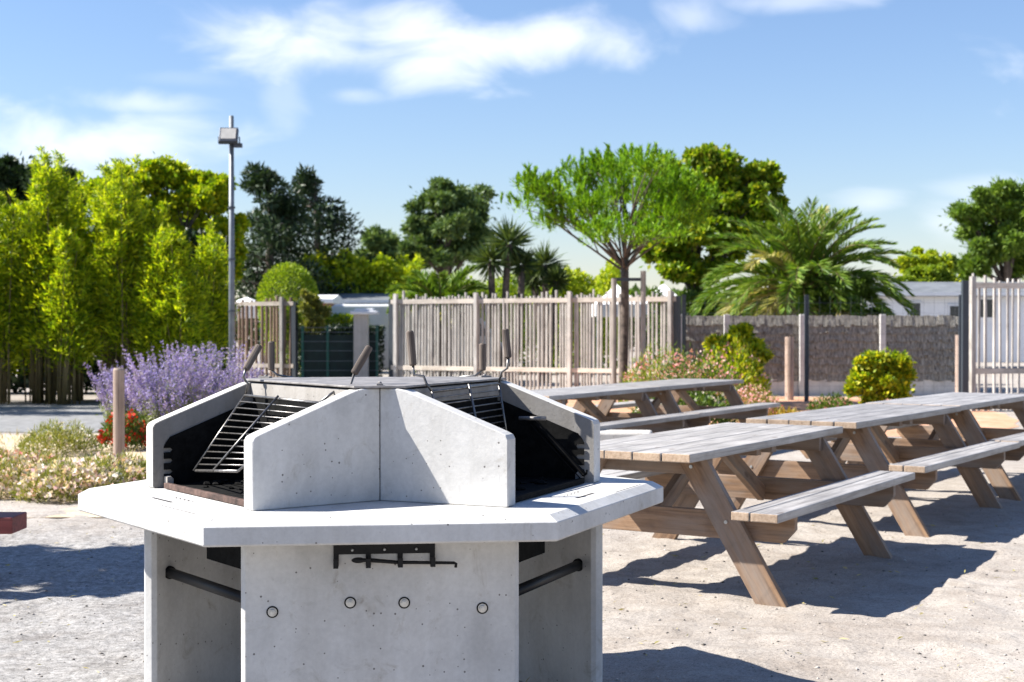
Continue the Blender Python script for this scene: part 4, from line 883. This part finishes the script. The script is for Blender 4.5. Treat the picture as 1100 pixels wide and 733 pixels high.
# bamboo
def bamboo(px, Y, wpx, ytop, label, nc=60, leaves=14000):
    s = Y / F_PX; root = empty('bamboo_clump', (xat(px, Y), Y, 0)); tag(root, label, 'bamboo', 'tall bamboo clumps on the left'); zt = zat(ytop, Y); w_ = wpx * s; mb = MB(); lv = Leaves(); per = int(leaves * 1.45) // nc
    cen = [(-w_ + 2 * w_ * (i + .5) / 4 + random.uniform(-.06, .06), random.uniform(-.8, .8), random.choice((.70, .82, .92, 1.0))) for i in range(4)]
    for k in range(nc):
        cc_ = cen[k % len(cen)]; x = cc_[0] + random.gauss(0, .09); y = cc_[1] + random.gauss(0, .12); h = zt * cc_[2] * random.uniform(.62, 1.10); lx, ly = x * .12 + random.gauss(0, .13), random.gauss(0, .25)
        pts = [(x + lx * t * t, y + ly * t * t, h * t) for t in (0, .25, .5, .75, .95, 1)]; mb.tube(pts, [.016, .015, .013, .009, .004, .002], 6)
        ncl = 26; tcl = .24 + .76 * rng.random(ncl) ** .55; ci = rng.integers(0, ncl, per); clo = rng.normal(size=(ncl, 3)) * np.array([1, 1, .3]); t = np.clip(tcl[ci] + rng.normal(size=per) * .012, .1, 1); P = np.stack([x + lx * t * t, y + ly * t * t, h * t], 1); rr = .05 + .25 * np.sin(np.pi * np.clip(t, 0, .97) ** .8) ; o = (clo[ci] * .6 + rng.normal(size=(per, 3)) * .26) * rr[:, None]
        P = P + o; D = unit(o * 1.1 + rand_dirs(per) * .3 + np.array([0, 0, .22])); lv.add(P, D, rng.uniform(.08, .16, per), rng.uniform(.017, .028, per))
    mb.build('canes', 'cane', root, smooth=True); lv.build('foliage', 'bamboo_leaf', root)
bamboo(-8, 27.5, 34, 215, 'bamboo clump at the very left edge behind the path', 56, 24000)
bamboo(52, 27.0, 34, 180, 'tall bright bamboo clump with a gap of light at its foot, second from left', 70, 34000)
bamboo(114, 28.0, 38, 205, 'bamboo clump in the middle of the left screen under the yellow tree', 70, 32000)
bamboo(170, 27.2, 38, 192, 'widest bamboo clump behind the purple flowers', 74, 36000)
bamboo(200, 28.2, 26, 236, 'lower darker bamboo clump next to the lamp pole', 56, 26000)
hedge(-40, 236, 262, 30.5, 'dark_leaf', 'added dark foliage backing that stands in for shade between the bamboo canes', 1.2, 26000, .18, .11, .2)  # added backing, its dark leaves make the bamboo gaps look shaded

bamboo(-150, 24.0, 40, 165, 'bamboo clump outside the left edge, the nearer one shading the grey path', 40, 11000)
bamboo(-140, 25.9, 40, 165, 'bamboo clump outside the left edge, the farther one shading the grey path', 40, 11000)
# off frame tree whose dappled shade falls on the gravel at left
broad_tree('shade_tree', (-6.4, 8.6, 0), [(-5.7, 8.6, 2.55, .8, .8, .45), (-5.0, 8.3, 2.45, .6, .6, .35), (-6.5, 8.8, 2.8, .8, .8, .5), (-4.9, 8.9, 2.25, .5, .6, .3)], 'green_leaf', 'leafy tree just left of the photo shading the grey gravel', trunk_r=.08, per=550, Ln=.09, Wd=.06)

# flowering shrubs
def flower_shrub(name, x, y, r, h, leaf, bloom, label, nl=1500, nb=400, bs=.03, ll=.06, lw=.02, cat='flowers', sx=1.0, up=.6, group=None, top_only=True):
    root = empty(name, (x, y, 0)); tag(root, label, cat, group); lv = Leaves(); n = nl; a = rng.uniform(0, 6.283, n); q = np.sqrt(rng.random(n)) * r; zz = rng.random(n) ** .7 * h * np.sqrt(np.clip(1 - (q / r) ** 2 * .85, .05, 1)) * (1 + .2 * np.sin(a * 3))
    P = np.stack([np.cos(a) * q * sx, np.sin(a) * q, zz], 1); D = unit(P / np.array([r, r, h]) * .5 + rand_dirs(n) * .7 + np.array([0, 0, up])); lv.add(P, D, rng.uniform(.6, 1.4, n) * ll, lw); lv.build('foliage', leaf, root)
    if bloom:
        n = nb; a = rng.uniform(0, 6.283, n); q = np.sqrt(rng.random(n)) * r * 1.03; zz = h * np.sqrt(np.clip(1 - (q / r) ** 2 * .85, .04, 1)) * rng.uniform(.35 if top_only else .2, 1.12, n)
        lb = Leaves()
        for j in range(3): P = np.stack([np.cos(a) * q * sx, np.sin(a) * q, zz], 1) + rng.normal(size=(n, 3)) * bs * .15; lb.add(P, rand_dirs(n, .3), bs * rng.uniform(.7, 1.3, n), bs * .8)
        lb.build('blossoms', bloom, root)
    return root
DS = 'low white daisy like flowers at the left edge of the planting strip'
flower_shrub('flowering_shrub', xat(12, 12.3), 12.3, .48, .31, 'meadow_leaf', 'pale_pink_bloom', 'low white flowering mound cut by the left edge of the photo', 3600, 620, .042, .055, .010)
flower_shrub('flowering_shrub', xat(75, 12.0), 12.0, .45, .29, 'meadow_leaf', 'pale_pink_bloom', 'low mound of small white and pink flowers left of the slab corner', 3600, 640, .042, .055, .010)
flower_shrub('flowering_shrub', xat(118, 12.9), 12.9, .42, .25, 'meadow_leaf', 'pale_pink_bloom', 'low white flowering mound right behind the left slab corner', 3600, 600, .042, .055, .010)
flower_shrub('flowering_shrub', xat(10, 14.0), 14.0, .5, .2, 'meadow_leaf', 'pink_bloom', 'low faded pink flower patch behind the white mounds at the left edge', 2600, 420, .04, .06, .008)
flower_shrub('flowering_shrub', xat(62, 16.2), 16.2, .42, .33, 'meadow_leaf', 'white_bloom', 'rounded green mound with few white flowers left of the red flowers', 3000, 240, .026, .06, .010)
flower_shrub('flowering_shrub', xat(133, 16.8), 16.8, .29, .42, 'green_leaf', 'red_bloom', 'small bush covered in bright red flowers behind the round post', 1500, 190, .05, .06, .02)
def lavender(px, Y, r, h, label, nst=110):
    root = empty('lavender_bush', (xat(px, Y), Y, 0)); tag(root, label, 'lavender', 'purple flowering bushes behind the post'); lv = Leaves(); lb = Leaves(); sm = MB()
    for k in range(nst):
        a = random.uniform(0, 6.283); q = math.sqrt(random.random()) * r * .45; x, y = math.cos(a) * q, math.sin(a) * q; hh = h * random.uniform(.55, 1.08); ox, oy = math.cos(a) * q * 1.1 + random.gauss(0, .1), math.sin(a) * q * 1.1 + random.gauss(0, .1)
        t = np.linspace(0, 1, 26)[:, None]; C = np.array([x, y, 0]) + np.array([ox, oy, 0]) * t ** 1.6 + np.array([0, 0, hh]) * t
        n = 34; tt = rng.random(n) ** 1.1 * .62; i = (tt * 25).astype(int); P = C[i] + rng.normal(size=(n, 3)) * .03; lv.add(P, rand_dirs(n, .6), rng.uniform(.04, .09, n), .012)
        n = 70; tt = .50 + .49 * rng.random(n); i = (tt * 25).astype(int); wdt = .030 * (1.2 - tt); P = C[i] + rng.normal(size=(n, 3)) * wdt[:, None]; lb.add(P, rand_dirs(n, .6), rng.uniform(.018, .035, n), .018)
        sm.tube([tuple(C[j]) for j in (0, 10, 18, 25)], [.004, .003, .002, .001], 4)
    sm.build('stems', 'lav_leaf', root); lv.build('foliage', 'lav_leaf', root); lb.build('blossoms', 'lav_bloom', root)
lavender(138, 18.6, .6, .95, 'left most and sparser purple flowering bush behind the round post', 110)
lavender(185, 18.0, .66, 1.16, 'fullest purple flowering bush left of the lamp pole foot', 190)
lavender(226, 18.8, .64, 1.2, 'purple flowering bush hiding the foot of the lamp pole', 150)
lavender(262, 19.6, .4, .95, 'lower purple flowering bush behind the left grate handle', 50)
# right hand beds
flower_shrub('flowering_shrub', xat(712, 25.5), 25.5, .75, .95, 'hedge_leaf', 'pink_bloom', 'airy pink flowering shrub behind the right support stake', 2600, 480, .04, .10, .02)
flower_shrub('flowering_shrub', xat(752, 24), 24, .75, .95, 'green_leaf', 'pink_bloom', 'pink flowering shrub behind the far end of the rear picnic table', 2600, 520, .04, .10, .02)
flower_shrub('flowering_shrub', xat(788, 25), 25, .6, 1.1, 'citrus_leaf', 'pink_bloom', 'tall shrub with yellow green leaves and pink flowers against the brushwood fence', 2600, 260, .04, .10, .04)
flower_shrub('flowering_shrub', xat(806, 21.5), 21.5, .48, .52, 'meadow_leaf', 'pink_bloom', 'low creamy pink flower mound beside the rear bench end', 1800, 420, .035, .06, .015)
flower_shrub('flowering_shrub', xat(735, 20.3), 20.3, .7, .62, 'green_leaf', 'white_bloom', 'dark green shrub with white flowers seen under the rear tabletop', 2200, 120, .05, .09, .04)
broad_tree('climbing_shrub', (xat(790, 27.2), 27.2, 0), [pc(780, 370, 27.2, 18, 12), pc(805, 378, 27.2, 20, 12), pc(795, 360, 27.2, 12, 8), pc(770, 392, 27.2, 18, 12)], 'citrus_leaf', 'yellow green climbing shrub reaching up the brushwood fence', 'shrub', trunk_r=.03, per=160, Ln=.12, Wd=.08)
broad_tree('citrus_bush', (xat(947, 24.6), 24.6, 0), [pc(945, 400, 24.6, 26, 20), pc(962, 392, 24.6, 18, 14), pc(930, 412, 24.6, 18, 16), pc(955, 420, 24.6, 24, 14)], 'citrus_leaf', 'rounded bush with glossy yellow green leaves in front of the brushwood fence at right', 'bush', trunk_r=.04, per=420, Ln=.09, Wd=.06)
flower_shrub('low_plant', xat(846, 21), 21, .28, .2, 'orange_leaf', None, 'small orange leaved plant beyond the rear bench end', 500, 0, .03, .08, .03, 'plant')
flower_shrub('low_plant', xat(893, 24.2), 24.2, .35, .25, 'green_leaf', 'pink_bloom', 'small low green plant on the orange bed left of the yellow green bush', 600, 60, .03, .08, .03, 'plant')
broad_tree('rose_bush', (xat(334, 34.6), 34.6, 0), [pc(333, 328, 34.6, 12, 14), pc(338, 345, 34.6, 14, 14)], 'meadow_leaf', 'pale flowering rose bush at the left side of the gate', 'bush', trunk_r=.03, per=300, Ln=.07, Wd=.05)
broad_tree('oleander_bush', (xat(905, 32), 32, 0), [pc(880, 318, 32, 26, 12), pc(915, 312, 32, 24, 14), pc(900, 335, 32, 36, 12)], 'green_leaf', 'dark green bush tucked under the right fronds of the big palm', 'bush', trunk_r=.05, per=420, Ln=.12, Wd=.04)
# grasses in the left bed
def tufts():
    n = 2600; y = rng.uniform(11.0, 18.8, n); x = rng.uniform(-.40, -.19, n) * y; P = np.stack([x, y, np.full(n, .004)], 1); keep = vnoise(x + 40, y, .7, 33) > -.02; P = P[keep]
    lv = Leaves(); lv.add(P, rand_dirs(len(P), 1.6), rng.uniform(.05, .16, len(P)), .01); o = lv.build('dry_grass', 'straw'); tag(o, 'thin dry grass growing in the left planting strip', 'grass', kind='stuff')
tufts()
